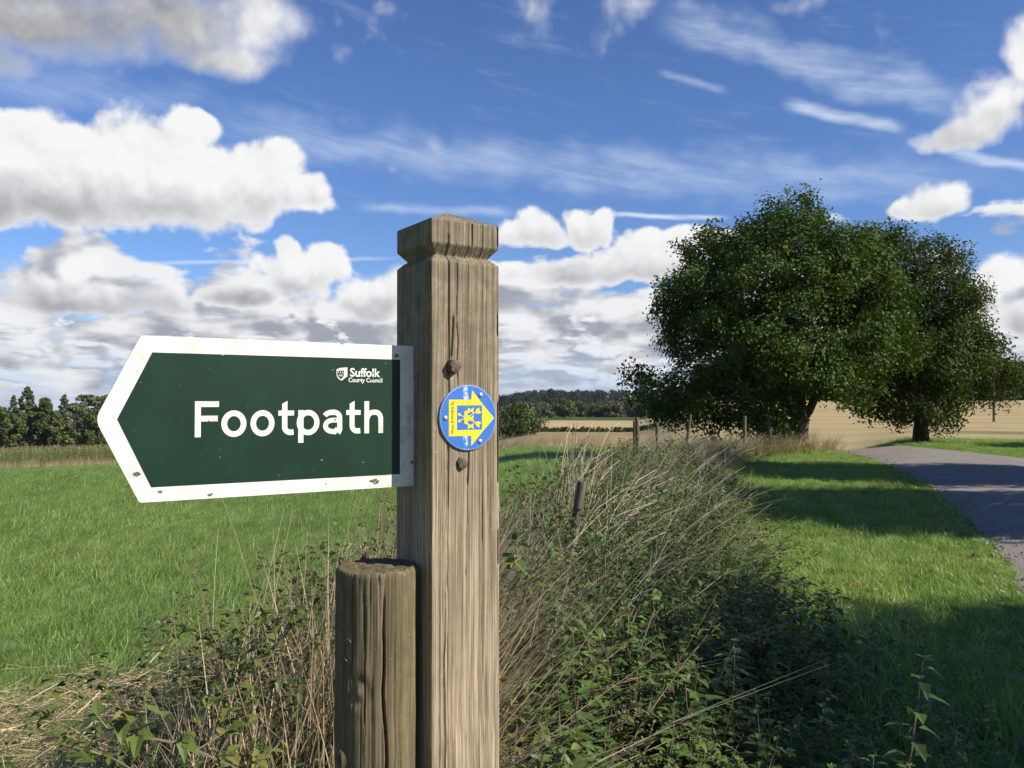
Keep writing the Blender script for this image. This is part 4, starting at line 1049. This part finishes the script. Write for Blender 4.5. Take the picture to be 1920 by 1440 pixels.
# ---- masses of far wood (nobody could count these)
def inst_object(name, label, cat, pts, rot, scl, idx, sources, kind='stuff'):
    """one object that carries copies of source meshes on its points"""
    me = bpy.data.meshes.new(name); n = len(pts)
    me.vertices.add(n); me.vertices.foreach_set('co', np.asarray(pts, np.float32).reshape(-1))
    me.attributes.new('rot', 'FLOAT_VECTOR', 'POINT').data.foreach_set('vector', np.asarray(rot, np.float32).reshape(-1))
    me.attributes.new('scl', 'FLOAT_VECTOR', 'POINT').data.foreach_set('vector', np.asarray(scl, np.float32).reshape(-1))
    me.attributes.new('idx', 'INT', 'POINT').data.foreach_set('value', np.asarray(idx, np.int32))
    o = link(name, me); tag(o, label, cat, kind=kind)
    ng = bpy.data.node_groups.new(name + '_copies', 'GeometryNodeTree')
    ng.interface.new_socket('Geometry', in_out='INPUT', socket_type='NodeSocketGeometry'); ng.interface.new_socket('Geometry', in_out='OUTPUT', socket_type='NodeSocketGeometry')
    N, Lk = ng.nodes, ng.links
    gi, go = N.new('NodeGroupInput'), N.new('NodeGroupOutput'); ip = N.new('GeometryNodeInstanceOnPoints'); jn = N.new('GeometryNodeJoinGeometry')
    for s_ in reversed(sources):
        ob = bpy.data.objects.new('source', s_); oi = N.new('GeometryNodeObjectInfo'); oi.inputs['Object'].default_value = ob
        oi.inputs['As Instance'].default_value = True
        Lk.new(oi.outputs['Geometry'], jn.inputs[0])
    def attr(nm, ty):
        a_ = N.new('GeometryNodeInputNamedAttribute'); a_.data_type = ty; a_.inputs[0].default_value = nm
        return [s for s in a_.outputs if s.enabled][0]
    er = N.new('FunctionNodeEulerToRotation'); Lk.new(attr('rot', 'FLOAT_VECTOR'), er.inputs[0])
    Lk.new(gi.outputs[0], ip.inputs['Points']); Lk.new(jn.outputs[0], ip.inputs['Instance']); ip.inputs['Pick Instance'].default_value = True
    Lk.new(attr('idx', 'INT'), ip.inputs['Instance Index']); Lk.new(er.outputs[0], ip.inputs['Rotation']); Lk.new(attr('scl', 'FLOAT_VECTOR'), ip.inputs['Scale'])
    Lk.new(ip.outputs[0], go.inputs[0])
    md = o.modifiers.new('copies', 'NODES'); md.node_group = ng
    return o
def source_from(root):
    """merge trunk and crown of a throw-away tree into one mesh with two materials, then drop it"""
    V, F, mi, mats = [], [], [], []
    for k, ch in enumerate(root.children):
        me = ch.data; o = len(V); mats.append(me.materials[0])
        V += [tuple(v.co) for v in me.vertices]; F += [tuple(i+o for i in p.vertices) for p in me.polygons]; mi += [k]*len(me.polygons)
    for ch in list(root.children): bpy.data.objects.remove(ch)
    bpy.data.objects.remove(root)
    me = bpy.data.meshes.new('wood_tree'); me.from_pydata(V, [], F)
    for m in mats: me.materials.append(m)
    me.polygons.foreach_set('material_index', np.array(mi, np.int32)); me.update(); return me
WS = [source_from(lump_tree('x', 'x', (0, 0, 0), 13, w_, m_, 16, 900, 1.15, 80+i, k_)) for i, (w_, m_, k_) in enumerate([(11, 'decid', 'round'), (13, 'decid', 'round'), (9, 'fir', 'fir'), (10, 'decid', 'round'), (8, 'fir', 'fir')])]
RS = [source_from(lump_tree('x', 'x', (0, 0, 0), 13, w_, 'pine', 16, 700, 1.3, 90+i, k_)) for i, (w_, k_) in enumerate([(12, 'round'), (13, 'round'), (9, 'fir')])]
def wood(name, label, n, th0, th1, r0, r1, smin, smax, keep=None, seed=1, src=None):
    src = src or WS
    g_ = np.random.default_rng(seed)
    th = np.radians(g_.uniform(th0, th1, n)); r = np.sqrt(g_.uniform(r0*r0, r1*r1, n)); x, y = r*np.sin(th), r*np.cos(th)
    if keep is not None:
        k = keep(x, y); x, y = x[k], y[k]
    z = height(x, y); n = len(x); s_ = g_.uniform(smin, smax, n)
    inst_object(name, label, 'woodland', np.stack([x, y, z-.5], 1), np.stack([np.zeros(n), np.zeros(n), g_.uniform(0, 6.28, n)], 1), np.stack([s_*1.1, s_*1.1, s_], 1), g_.integers(0, len(src), n), src)
wood('ridge_woodland', 'dark wood covering the far ridge across the valley', 4200, -42, 42, 640, 2000, .6, 1.2, lambda x, y: ~((fbm(x/170+2, y/110+5, 31, 2) > .57)), 5, RS)
wood('valley_hedges', 'dark hedges and copses along the valley floor', 800, -8, 13, 350, 640, .22, .48, lambda x, y: fbm(x/60, y/40, 33, 2) > .47, 6)
wood('field_hedge', 'thin dark hedge line between the tan and golden fields', 260, 1.2, 10, 168, 172, .07, .12, None, 12)
wood('right_woodland', 'dark wood on the skyline behind the stubble field', 420, 12.5, 46, 300, 400, .8, 1.15, None, 7)
wood('left_woodland', 'dark wood closing the view behind the left trees', 420, -60, -12, 215, 300, .42, .58, None, 8)
# telegraph poles
for lab, px, dist, hh in (('telegraph pole in the stubble field behind the drooping tree', 1863, 86, 7.2), ('thin far telegraph pole in the valley left of the oak', 1173, 300, 7.5)):
    b = by_px(px, dist); root = thing('telegraph_pole', lab, 'pole', b, 0, 'telegraph poles')
    mb = MB(); mb.tube([(0, 0, -.3), (0, 0, hh*.5), (.02, 0, hh)], [.13, .11, .085], 10); link('pole', mb.mesh('pole', M['stake']), root)
    mb = MB(); mb.box((-.8, -.16, hh-.55), (.8, -.09, hh-.42)); a_ = link('crossarm', mb.mesh('crossarm', M['stake']), root)
    for k in (-.65, -.3, .3, .65):
        mb = MB(); mb.tube([(k, -.125, hh-.42), (k, -.125, hh-.32), (k, -.125, hh-.27)], [.02, .04, .03], 8); link('insulator', mb.mesh('insulator', plain('insulator', (.5, .5, .48), .3)), a_)
# ------------------------------------------------------------------ plants: source meshes
WIND = Vector((1.0, .25, 0)).normalized()
def rv(a, b): return rnd.uniform(a, b)
def polar(r, a, z=0.0): return Vector((r*math.cos(a), r*math.sin(a), z))
def nettle_mesh(h, pairs, mats=('nettle', 'brown'), leafL=.066, tassel=False, lean=.12):
    mb = MB(); la = rv(0, 6.28); ln = polar(lean*h, la)
    def C(t): return Vector((0, 0, h*t)) + ln*(t*t)
    mb.tube([C(t) for t in (0, .35, .7, 1)], [.0045, .0038, .0028, .0012], 4, 1, False)
    a = rv(0, 6)
    for i in range(pairs):
        t = .22 + .78*(i+.5)/pairs; a += math.pi/2 + rv(-.25, .25); s_ = leafL*(1.15-.75*t)*rv(.8, 1.2)*1.25
        for k in range(2):
            d = polar(1, a+k*math.pi, rv(-.15, .45)); mb.leaf(C(t)+d*.012, d, (0, 0, 1), s_*1.25, s_*.72, rv(.15, .55), 0)
            if tassel and t > .5 and rnd.random() < .8:
                p = C(t)+d*.006
                for q in range(3):
                    dd = polar(1, a+k*math.pi+rv(-.6, .6), rv(-1.6, -.6)).normalized(); mb.blade(p, dd, (0, 0, -.3), s_*rv(.35, .7), .007, 1, 2)
    for k in range(6): mb.leaf(C(1), polar(1, k*1.05, rv(.3, 1.2)), (0, 0, 1), leafL*.35, leafL*.2, .3, 0)
    return mb.mesh('nettle', [M[m] for m in mats])
def sprig_mesh(h, n, mats=('bramble', 'brown'), L=.034, arch=.5):
    """woody arching stem with side twigs and small oval leaves"""
    mb = MB(); la = rv(0, 6.28); ln = polar(arch*h, la)
    def C(t): return Vector((0, 0, h*t*(1-.18*t))) + ln*(t**1.8)
    mb.tube([C(t) for t in (0, .3, .6, .85, 1)], [.004, .0034, .0026, .0018, .001], 4, 1, False)
    for i in range(n):
        t = rv(.12, 1); a = rv(0, 6.28); p = C(t); tl = rv(.03, .12)*(1.2-t*.6); e = p + polar(tl, a, rv(0, .06))
        mb.tube([p, e], [.0013, .0008], 3, 1, False)
        for k in range(rnd.choice((3, 5, 5))):
            u = rv(.45, 1.05); b = p.lerp(e, u); d = polar(1, a+rv(-1.3, 1.3), rv(-.35, .6)); s_ = L*rv(.6, 1.3)
            mb.leaf(b, d, (rv(-.4, .4), rv(-.4, .4), 1), s_, s_*rv(.55, .75), rv(.05, .4), 0)
    return mb.mesh('sprig', [M[m] for m in mats])
def stalk_mesh(h, bend, branches=3, mats=('straw_pale', 'brown'), r=.0032, heads=False):
    mb = MB(); ln = WIND*bend*h + Vector((rv(-.1, .1), rv(-.15, .15), 0))*h
    def C(t): return Vector((0, 0, h*t*(1-.25*min(1, bend)*t))) + ln*(t**1.7)
    ts = [0, .2, .4, .6, .8, 1]; mb.tube([C(t)+Vector((rv(-.006, .006), rv(-.006, .006), 0)) for t in ts], [r*(1-.7*t) for t in ts], 4, 0, False)
    for i in range(branches):
        t = rv(.4, .95); p = C(t); e = p + (ln.normalized()*.5 + Vector((rv(-.6, .6), rv(-.6, .6), rv(.3, 1)))).normalized()*h*rv(.06, .2)
        mb.tube([p, p.lerp(e, .5)+Vector((0, 0, .008)), e], [r*.45, r*.35, r*.2], 3, 0, False)
        if heads:
            for k in range(5): mb.blade(e, (rv(-1, 1), rv(-1, 1), rv(.2, 1)), (0, 0, -.2), .03, .006, 1, 2)
    return mb.mesh('stalk', [M[m] for m in mats])
def dock_mesh(h):
    """dead dock: rust-brown seed clusters up a stiff stem"""
    mb = MB(); ln = polar(.1*h, rv(0, 6))
    def C(t): return Vector((0, 0, h*t)) + ln*t*t
    mb.tube([C(t) for t in (0, .5, 1)], [.005, .004, .0015], 4, 0, False)
    for b in range(5):
        t0 = rv(.45, .8); d0 = polar(.35, rv(0, 6), 1).normalized()
        for k in range(26):
            u = rnd.random(); p = C(t0) + d0*(u*h*.32) if b else C(.5+.5*u)
            mb.leaf(p+Vector((rv(-.012, .012), rv(-.012, .012), 0)), (rv(-1, 1), rv(-1, 1), rv(-.4, .8)), (0, 0, 1), .013, .010, .1, 0)
    return mb.mesh('dock', [M['brown']])
def tuft_mesh(n, h, spread, lean, w, mat, rad=.05, seg=3, jit=.5):
    mb = MB()
    for i in range(n):
        b = polar(rad*math.sqrt(rnd.random()), rv(0, 6.28)); L = h*rv(.45, 1.1)
        d = Vector((rv(-1, 1)*spread, rv(-1, 1)*spread, 1)); ln = WIND*lean*rv(.4, 1.4) + Vector((rv(-1, 1)*jit*.5, rv(-1, 1)*jit*.5, -abs(lean)*.35*rv(.5, 1.2)))
        mb.blade(b, d, ln, L, w*rv(.7, 1.3), 0, seg)
    return mb.mesh('tuft', [M[mat]])
def flat_mesh(n, L, mat, w):
    """laid straw"""
    mb = MB()
    for i in range(n):
        a = rv(-.7, .7) + (3.14 if rnd.random() < .3 else 0); b = Vector((rv(-.16, .16), rv(-.16, .16), rv(.005, .07)))
        mb.blade(b, polar(1, a, rv(-.05, .28)), (rv(-.2, .2), rv(-.2, .2), -.16), L*rv(.5, 1.2), w*rv(.6, 1.3), 0, 3)
    return mb.mesh('laid_straw', [M[mat]])
def maize_mesh():
    mb = MB(); h = rv(1.8, 2.2); mb.tube([(0, 0, 0), (0, 0, h)], [.018, .008], 5, 0, False)
    for i in range(11):
        z = h*(.12+.075*i); a = i*math.pi + rv(-.5, .5); mb.blade((0, 0, z), polar(.55, a, .9), polar(.75, a, -.55), rv(.55, .85), .075, 0, 4)
    for k in range(6): mb.blade((0, 0, h), (rv(-.5, .5), rv(-.5, .5), 1), (rv(-.3, .3), rv(-.3, .3), 0), .26, .022, 1, 2)
    return mb.mesh('maize', [M['maize'], M['tassel']])
S_lawn = [tuft_mesh(34, .075, .55, .25, .0042, 'lawn', .075, 3, .8) for _ in range(4)] + [tuft_mesh(22, .13, .5, .35, .0045, 'lawn', .06, 3, .8) for _ in range(2)]
S_past = [tuft_mesh(30, .12, .45, .45, .0045, 'pasture', .085, 3, .7) for _ in range(4)] + [tuft_mesh(20, .19, .4, .6, .0045, 'pasture', .07, 3, .7) for _ in range(2)]
S_dead = [tuft_mesh(34, .55, .30, .55, .0042, 'straw', .06, 4, .6) for _ in range(4)]
S_flat = [flat_mesh(40, .30, 'straw', .0042) for _ in range(3)]
S_nett = [nettle_mesh(rv(.55, .8), rnd.choice((11, 12, 13)), tassel=(i % 2 == 0)) for i in range(6)]
S_spr = [sprig_mesh(rv(.55, .85), 34, L=rv(.026, .040), arch=rv(.3, .8)) for i in range(6)]
S_stk = [stalk_mesh(rv(.8, 1.15), rv(.15, .75), 3) for i in range(6)]
S_brn = [stalk_mesh(rv(.6, .95), rv(.05, .35), 5, ('brown', 'brown'), .0026, True) for i in range(3)] + [dock_mesh(.8), dock_mesh(.65)]
S_lng = [tuft_mesh(26, .40, .35, .45, .0055, 'pasture', .05, 4, .6) for _ in range(3)]
S_mz = [maize_mesh() for _ in range(4)]

def place(name, label, cat, x, y, src, smin, smax, g_, tilt=.12, lift=0.0, zs=None, keep=None, free=True, fix=None):
    if keep is not None: x, y = x[keep], y[keep]; zs = zs[keep] if zs is not None else None
    n = len(x); z = height(x, y) + lift; s_ = g_.uniform(smin, smax, n) if fix is None else fix[keep] if keep is not None else fix
    rz = g_.uniform(0, 6.28, n) if free else g_.normal(size=n)*.45
    rot = np.stack([g_.normal(size=n)*tilt, g_.normal(size=n)*tilt, rz], 1)
    sz = s_ if zs is None else s_*zs
    inst_object(name, label, cat, np.stack([x, y, z], 1), rot, np.stack([s_, s_, sz], 1), g_.integers(0, len(src), n), src)
def wedge(n, r0, r1, a0, a1, g_):
    th = np.radians(g_.uniform(a0, a1, n)); r = np.sqrt(g_.uniform(r0*r0, r1*r1, n)); return r*np.sin(th), r*np.cos(th)

# ---- short grass: lawn right of the fence, longer pasture left of it
def grass():
    g_ = np.random.default_rng(101)
    L = [wedge(12000, 1.2, 6, -60, 62, g_), wedge(15000, 6, 12, -42, 42, g_), wedge(22000, 12, 24, -40, 40, g_), wedge(24000, 24, 50, -40, 38, g_), wedge(16000, 50, 112, -40, 12, g_)]
    f = [np.full(len(a[0]), s_) for a, s_ in zip(L, (1.0, 1.15, 1.45, 1.9, 2.6))]
    x = np.concatenate([a[0] for a in L]); y = np.concatenate([a[1] for a in L]); f = np.concatenate(f)*g_.uniform(.75, 1.25, len(x))
    f *= .50 + 1.0*fbm(x*.45, y*.45, 55, 3)
    ok = (field_edge(x, y) < .3) & (lane_dist(x, y) > .04) & (strip(x, y) > .72)
    right = fence_off(x, y) > 0
    zsc = np.where(np.hypot(x, y) > 24, .6, .8) * np.where(right, .85, 1.0)
    near_lane = np.clip(lane_dist(x, y)/.5, .65, 1)
    for nm, lab, sel, src in (('lawn_grass', 'bright short mown grass beside the lane', right, S_lawn), ('pasture_grass', 'longer windswept grass of the left pasture', ~right, S_past)):
        k = ok & sel
        place(nm, lab, 'grass', x, y, src, 1, 1, g_, .15, 0, zsc*near_lane, k, nm == 'lawn_grass', f)
grass()
def thicket():
    g_ = np.random.default_rng(202)
    def rand(n, y0, y1, pw=1.6, lo=-1.0, hi=1.0):
        y = y0 + (y1-y0)*g_.random(n)**pw; u = g_.uniform(lo, hi, n)
        wl = np.interp(y, TH_Y, TH_L); wr = np.interp(y, TH_Y, TH_R)
        return np.interp(y, _fy, _fx) + np.where(u < 0, u*wl, u*wr), y, u
    def hump(u, y, far=.8):
        h = (1-np.abs(u)**1.6*.72)
        return h*np.interp(y, [0, 1.5, 2.4, 3.5, 6, 14, 24], [.3, .5, .85, 1.15, 1.25, 1.1, far])
    def clear(x, y): return (np.hypot(x, y) > 2.0) & ~((y < 1.5) & (np.abs(x) < .8)) 
    # nettles: right side, dense near
    x, y, u = rand(1500, 1.5, 15, 1.5, -.1, 1.0); k = clear(x, y)
    place('nettle_bed', 'dark green nettles massed right of the signpost', 'nettles', x, y, S_nett, .75, 1.15, g_, .14, 0, hump(u, y)*1.05, k)
    # small-leaved bramble and bindweed
    x, y, u = rand(3200, 1.5, 26, 1.5, -.9, 1.0); k = clear(x, y)
    place('bramble_scrub', 'small-leaved bramble scrub along the old fence', 'bramble', x, y, S_spr, .6, 1.2, g_, .25, 0, hump(u, y)*1.05, k)
    # pale dead stalks
    x, y, u = rand(1700, 1.8, 20, 1.1, -.95, .85); k = clear(x, y) & ~((u > .3) & (y < 6)) & (y > 2.9)
    place('dead_stalks', 'pale dry stalks leaning out of the scrub', 'dry stalks', x, y, S_stk, .55, 1.1, g_, .22, 0, hump(u, y)*1.0, k, False)
    x, y, u = rand(900, 1.8, 24, 1.3, -1.0, .8); k = clear(x, y)
    place('brown_stems', 'brown dead dock and nettle stems in the scrub', 'dead stems', x, y, S_brn, .6, 1.15, g_, .2, 0, hump(u, y), k)
    x, y, u = rand(2100, 1.6, 26, 1.2, -1.05, .95); k = clear(x, y) & ~((u > .0) & (y < 5) & (g_.random(len(x)) < .65))
    place('dead_grass', 'tufts of bleached long grass under the scrub', 'dry grass', x, y, S_dead, .6, 1.15, g_, .25, 0, hump(u, y)*.95, k, False)
    x, y, u = rand(900, 1.6, 26, 1.3, -1.15, 1.15); k = clear(x, y)
    place('long_grass', 'long green grass along the edges of the scrub', 'grass', x, y, S_lng, .55, 1.0, g_, .25, 0, None, k, False)
    # taller dry tangle left of the signpost
    def left(n):
        y = g_.uniform(2.0, 5.2, n); o_ = -(.12*y + np.abs(g_.normal(size=n))*.40); return np.interp(y, _fy, _fx) + o_ - .05, y, np.clip(1.75 - np.abs(o_)*.80, .3, 1.55)
    x, y, h = left(900); k = clear(x, y) & (np.abs(x+.17) + np.abs(y-1.05) > .5)
    place('dry_tangle', 'tangle of bleached grass left of the signpost', 'dry grass', x, y, S_dead, .9, 1.5, g_, .22, 0, h*1.25, k, False)
    x, y, h = left(130); k = clear(x, y)
    place('brown_tangle', 'brown dead stems standing left of the signpost', 'dead stems', x, y, S_brn, .85, 1.2, g_, .2, 0, h, k)
    x, y, h = left(260); k = clear(x, y)
    place('bramble_tangle', 'small-leaved bramble climbing through the dry grass left of the signpost', 'bramble', x, y, S_spr, .8, 1.25, g_, .22, 0, h*.95, k)
    x, y, h = left(240); k = clear(x, y) & (y > 2.5)
    place('stalk_tangle', 'pale stalks standing in the dry tangle left of the signpost', 'dry stalks', x, y, S_stk, .6, .95, g_, .2, 0, h*.85, k, False)
    # low nettles and long grass thinning out into the shaded lawn
    n = 420; x = g_.uniform(.5, 2.3, n); y = g_.uniform(2.1, 4.8, n); k = (strip(x, y) > .9) & (g_.random(n) < np.clip(1.25 - .5*x, .12, 1)) & clear(x, y)
    place('low_nettles', 'scattered low nettles in the shaded grass at the bottom right', 'nettles', x, y, S_nett, .4, .75, g_, .16, 0, None, k)
    n = 520; x = g_.uniform(.5, 2.6, n); y = g_.uniform(2.1, 5.6, n); k = (strip(x, y) > .9) & clear(x, y)
    place('shaded_long_grass', 'longer grass in the shade at the bottom right', 'grass', x, y, S_lawn, 1.6, 2.6, g_, .2, 0, None, k)
    # laid straw in the left foreground
    n = 900; x = g_.uniform(-3.2, .2, n); y = g_.uniform(2.2, 5.6, n); d = np.hypot((x+1.75)/1.25, (y-3.7)/.85)
    k = (d + g_.normal(size=n)*.25 < 1.0) & clear(x, y)
    place('laid_straw', 'flattened straw on the ground in the left foreground', 'straw', x, y, S_flat, .7, 1.25, g_, .18, .0, None, k, False)
    x, y = wedge(420, 4.5, 45, -36, 0, g_); k = (strip(x, y) > 1.2) & (fbm(x*.5, y*.35, 71, 2) > .5)
    place('pasture_tufts', 'small bleached tufts dotted over the left pasture', 'dry grass', x, y, S_dead, .28, .55, g_, .25, 0, None, k, False)
    x, y = wedge(900, 4, 60, -38, 0, g_); k = (strip(x, y) > 1.15) & (fbm(x*.3, y*.25, 72, 2) > .52)
    place('pasture_clumps', 'ranker dark grass clumps in the left pasture', 'grass', x, y, S_lng, .3, .6, g_, .2, 0, None, k, False)
    x, y = wedge(260, 4, 30, -38, 0, g_); k = (strip(x, y) > 1.15)
    place('pasture_weeds', 'low broad-leaved weeds dotted in the left pasture', 'weeds', x, y, S_nett, .18, .3, g_, .2, 0, None, k)
    # tan long grass at the far edge of the pasture, and by the oak
    x, y = wedge(13000, 60, 126, -42, 13, g_); e = field_edge(x, y); k = (e > 0) & (e < 14)
    place('tall_dry_grass', 'tan uncut grass along the far edge of the pasture', 'dry grass', x, y, S_dead, 1.6, 2.7, g_, .15, 0, None, k, False)
    x, y = wedge(2600, 16, 42, 4, 22, g_); o = fence_off(x, y); k = ((np.abs(o) < 1.1) & (y > 15) & (y < 27)) | ((np.hypot(x-10.2, y-28.5) < 1.3)) | ((field_edge(x, y) > 0) & (field_edge(x, y) < 1.5) & (lane_dist(x, y) > .5))
    place('bleached_grass', 'bleached grass round the oak foot and last fence posts', 'dry grass', x, y, S_dead, 1.0, 1.7, g_, .15, 0, None, k, False)
    x, y = wedge(4200, 114, 150, -44, -7, g_); e = field_edge(x, y); k = (e > 9) & (e < 40)
    place('maize_crop', 'green maize with brown tassels before the left wood', 'maize', x, y, S_mz, .9, 1.1, g_, .05, 0, None, k)
thicket()

# ---- single plants one can point to
def plant(name, label, cat, me, px, py, dist, s_=1.0, rz=0.0, tilt=(0, 0), group=None, topz=None):
    x = (px-960)/F0*dist; y = dist; o = link(name, me, None, (x, y, float(height(x, y))), (tilt[0], tilt[1], rz)); o.scale = (s_,)*3
    return tag(o, label, cat, group)
NG = 'nettles standing clear of the scrub'
def nettle_thing(label, px, dist, h, seed, tilt):
    rnd.seed(seed); x = (px-960)/F0*dist
    me = nettle_mesh(h, 13, tassel=True, lean=.05, leafL=.085); me.name = 'nettle'
    return tag(link('nettle_plant', me, None, (x, dist, float(height(x, dist))), (tilt[1], tilt[0], 0)), label, 'nettle', NG)
nettle_thing('tall nettle with drooping brown tassels in the bottom right corner', 1655, 2.55, .78, 5, (.16, .02))
for lab, px, dist, h, sd_, tl in (('nettle with a thin tip, leftmost of those against the sunlit lawn', 1472, 4.0, .60, 6, (.03, 0)), ('tallest nettle against the sunlit lawn right of the scrub', 1508, 4.0, .68, 7, (.02, 0)),
                          ('short nettle second from right against the sunlit lawn', 1530, 4.1, .60, 8, (.05, 0)), ('nettle farthest right against the sunlit lawn', 1560, 4.05, .60, 9, (.06, 0))):
    nettle_thing(lab, px, dist, h, sd_, tl)
# bare pale stems against the pasture left of the post: (foot px, depth, tip px, tip py)
SG = 'pale bare stems left of the signpost'
def stem_thing(label, px, dist, tipx, tipy, mid=0.0, r=.0028, group=SG):
    x0 = (px-960)/F0*dist; b = Vector((x0, dist, float(height(x0, dist)))); tp = Vector(((tipx-960)/F0*dist, dist+rv(-.05, .05), CAMZ-(tipy-751)*dist/F0)) - b
    mb = MB(); ts = [0, .2, .4, .6, .8, .93, 1]
    mb.tube([Vector((tp.x*(t**1.5) + mid*math.sin(math.pi*t), tp.y*t, tp.z*t)) for t in ts], [r*(1-.65*t) for t in ts], 5)
    o = link('dry_stem', mb.mesh('dry_stem', M['straw_pale']), None, b); return tag(o, label, 'stem', group)
stem_thing('lone pale stem curving left, farthest left of the scrub', 412, 3.6, 404, 993, -.025)
stem_thing('long pale stem bending right below the sign, left of a pair', 470, 3.3, 540, 950, -.02)
stem_thing('long pale stem bending right below the sign, right of a pair', 488, 3.3, 556, 952, -.02)
stem_thing('pale stem with slight bend between the pair and the signpost', 548, 3.2, 574, 1000, .01)
stem_thing('tallest pale stem beside the leaning stake', 1140, 6.5, 1148, 793, 0, .0035, 'pale stems beside the leaning stake')
stem_thing('pale stem bending left beside the leaning stake', 1062, 6.5, 1016, 832, .05, .0035, 'pale stems beside the leaning stake')
def arch_thing(label, foot, dist, tip, n, seed):
    """a sheaf of pale stalks arching to the right"""
    rnd.seed(seed); x0 = (foot-960)/F0*dist; b = Vector((x0, dist, float(height(x0, dist)))); mb = MB()
    for i in range(n):
        tx, ty = tip[0]+rv(-55, 55), tip[1]+rv(-50, 50); tp = Vector(((tx-960)/F0*dist, dist+rv(-.5, .5), CAMZ-(ty-751)*dist/F0)) - b; o = Vector((rv(-.22, .22), rv(-.22, .22), 0))
        ts = [0, .2, .4, .6, .8, 1]
        mb.tube([o*(1-t*.6) + Vector((tp.x*t**1.6, tp.y*t, tp.z*(1-(1-t)**1.7))) for t in ts], [.0045*(1-.6*t) for t in ts], 4)
    return tag(link('stalk_sheaf', mb.mesh('stalk_sheaf', M['straw_pale']), None, b), label, 'dry stalks', 'sheaves of pale stalks in the scrub')
arch_thing('sheaf of pale stalks arching right over the green scrub', 1110, 6.2, (1215, 930), 42, 3)
arch_thing('upright sheaf of pale stalks left of the leaning stake', 1045, 6.3, (1110, 835), 34, 4)
arch_thing('low sheaf of pale stalks bent across the brambles', 1060, 4.6, (1230, 990), 16, 5)
# fallen leaves on the lawn
FL = 'fallen leaves on the lawn'
for lab, px, py, s_, a in (('curled brown leaf farthest up the lawn near the lane', 1763, 1003, .11, .4), ('small brown leaf midway to the lane edge', 1757, 1046, .07, 1.4), ('brown leaf close to the lane edge', 1822, 1060, .10, .2),
     ('pale brown leaf on the sunlit lawn beside the nettle tips', 1600, 1115, .085, .1), ('dark brown leaf just right of the pale one', 1644, 1123, .07, .9), ('left of two large leaves in the shade', 1699, 1192, .10, 2.9),
     ('right of two large leaves in the shade', 1725, 1200, .09, 1.2), ('pale leaf caught in the shaded nettles', 1614, 1390, .06, 2.0)):
    p = at(px, py); mb = MB()
    mb.leaf((-.5, 0, 0), (1, 0, 0), (0, 0, 1), 1.0, .75, -.35, 0, .16)
    mb.v = [(x, y*(1+.25*math.sin(9*x)), z+.10*math.sin(7*y+2*x)+.12) for x, y, z in mb.v]
    mb.tube([(-.5, 0, .12), (-.75, .03, .05)], [.02, .012], 4)
    o = link('fallen_leaf', mb.mesh('fallen_leaf', M['dead_leaf']), None, (p[0], p[1], p[2]+.055), (rv(-.3, .3), rv(-.3, .3), a)); o.scale = (s_,)*3
    tag(o, lab, 'leaf', FL)
# grit and leaf litter along the crumbling lane edge
def litter():
    g_ = np.random.default_rng(303); src = []
    for k in range(4):
        mb = MB(); mb.leaf((-.5, 0, .1), (1, 0, 0), (rv(-.3, .3), rv(-.3, .3), 1), 1.0, .6, rv(-.4, .3), 0, .15); src.append(mb.mesh('bit', [M['dead_leaf']]))
    grit = plain('loose_chippings', (.24, .22, .20), .9)
    for k in range(3):
        mb = MB()
        mb.add([(-.4, -.3, 0), (.4, -.25, 0), (.35, .35, 0), (-.35, .3, 0), (-.2, -.2, rv(.3, .5)), (.25, -.1, rv(.3, .5)), (.1, .2, rv(.3, .5))], [(0, 1, 5, 4), (1, 2, 6, 5), (2, 3, 6), (3, 0, 4, 6), (4, 5, 6)]); src.append(mb.mesh('stone', [grit]))
    n = 1300; y = 3 + 27*g_.random(n)**1.5; e = np.abs(g_.normal(size=n))*.16*np.where(g_.random(n) < .5, 1, -1.6)
    x = np.interp(y, _ly, _lx) + e; k = np.hypot(x, y) > 3
    x, y = x[k], y[k]; n = len(x); z = height(x, y) + np.where(lane_dist(x, y) < 0, .035, .02)
    s_ = g_.uniform(.018, .05, n); inst_object('lane_edge_litter', 'dead leaf scraps and loose grit along the lane edge', 'litter', np.stack([x, y, z], 1), np.stack([g_.normal(size=n)*.3, g_.normal(size=n)*.3, g_.uniform(0, 6.28, n)], 1), np.stack([s_]*3, 1), g_.integers(0, len(src), n), src)
litter()
# pale stakes in the dry grass at the far edge of the pasture
for lab, px in (('pale stake in the tan grass, left of two', 68), ('pale stake in the tan grass, right of two', 149)):
    b = by_px(px, 110); mb = MB(); mb.tube([(0, 0, -.2), (.01, 0, .9), (0, 0, 2.2)], [.06, .055, .05], 8)
    tag(link('field_stake', mb.mesh('field_stake', plain('bleached_stake', (.45, .42, .36), .8)), None, b), lab, 'stake', 'pale stakes in the tan grass')

# ------------------------------------------------------------------ thin summer haze over the valley
mb = MB(); mb.box((-5600, -5600, -75), (5600, 5600, 52))
hm = bpy.data.materials.new('valley_haze'); hm.use_nodes = True; ht = hm.node_tree; ht.nodes.clear()
ho = ht.nodes.new('ShaderNodeOutputMaterial'); pv = ht.nodes.new('ShaderNodeVolumePrincipled')
pv.inputs['Color'].default_value = (.80, .88, 1.0, 1); pv.inputs['Density'].default_value = 0.00007; pv.inputs['Anisotropy'].default_value = 0.2
ht.links.new(pv.outputs[0], ho.inputs['Volume'])
hz = link('haze', mb.mesh('haze', hm)); hz['kind'] = 'stuff'; hz['label'] = 'thin pale haze hanging over the far valley'; hz['category'] = 'haze'
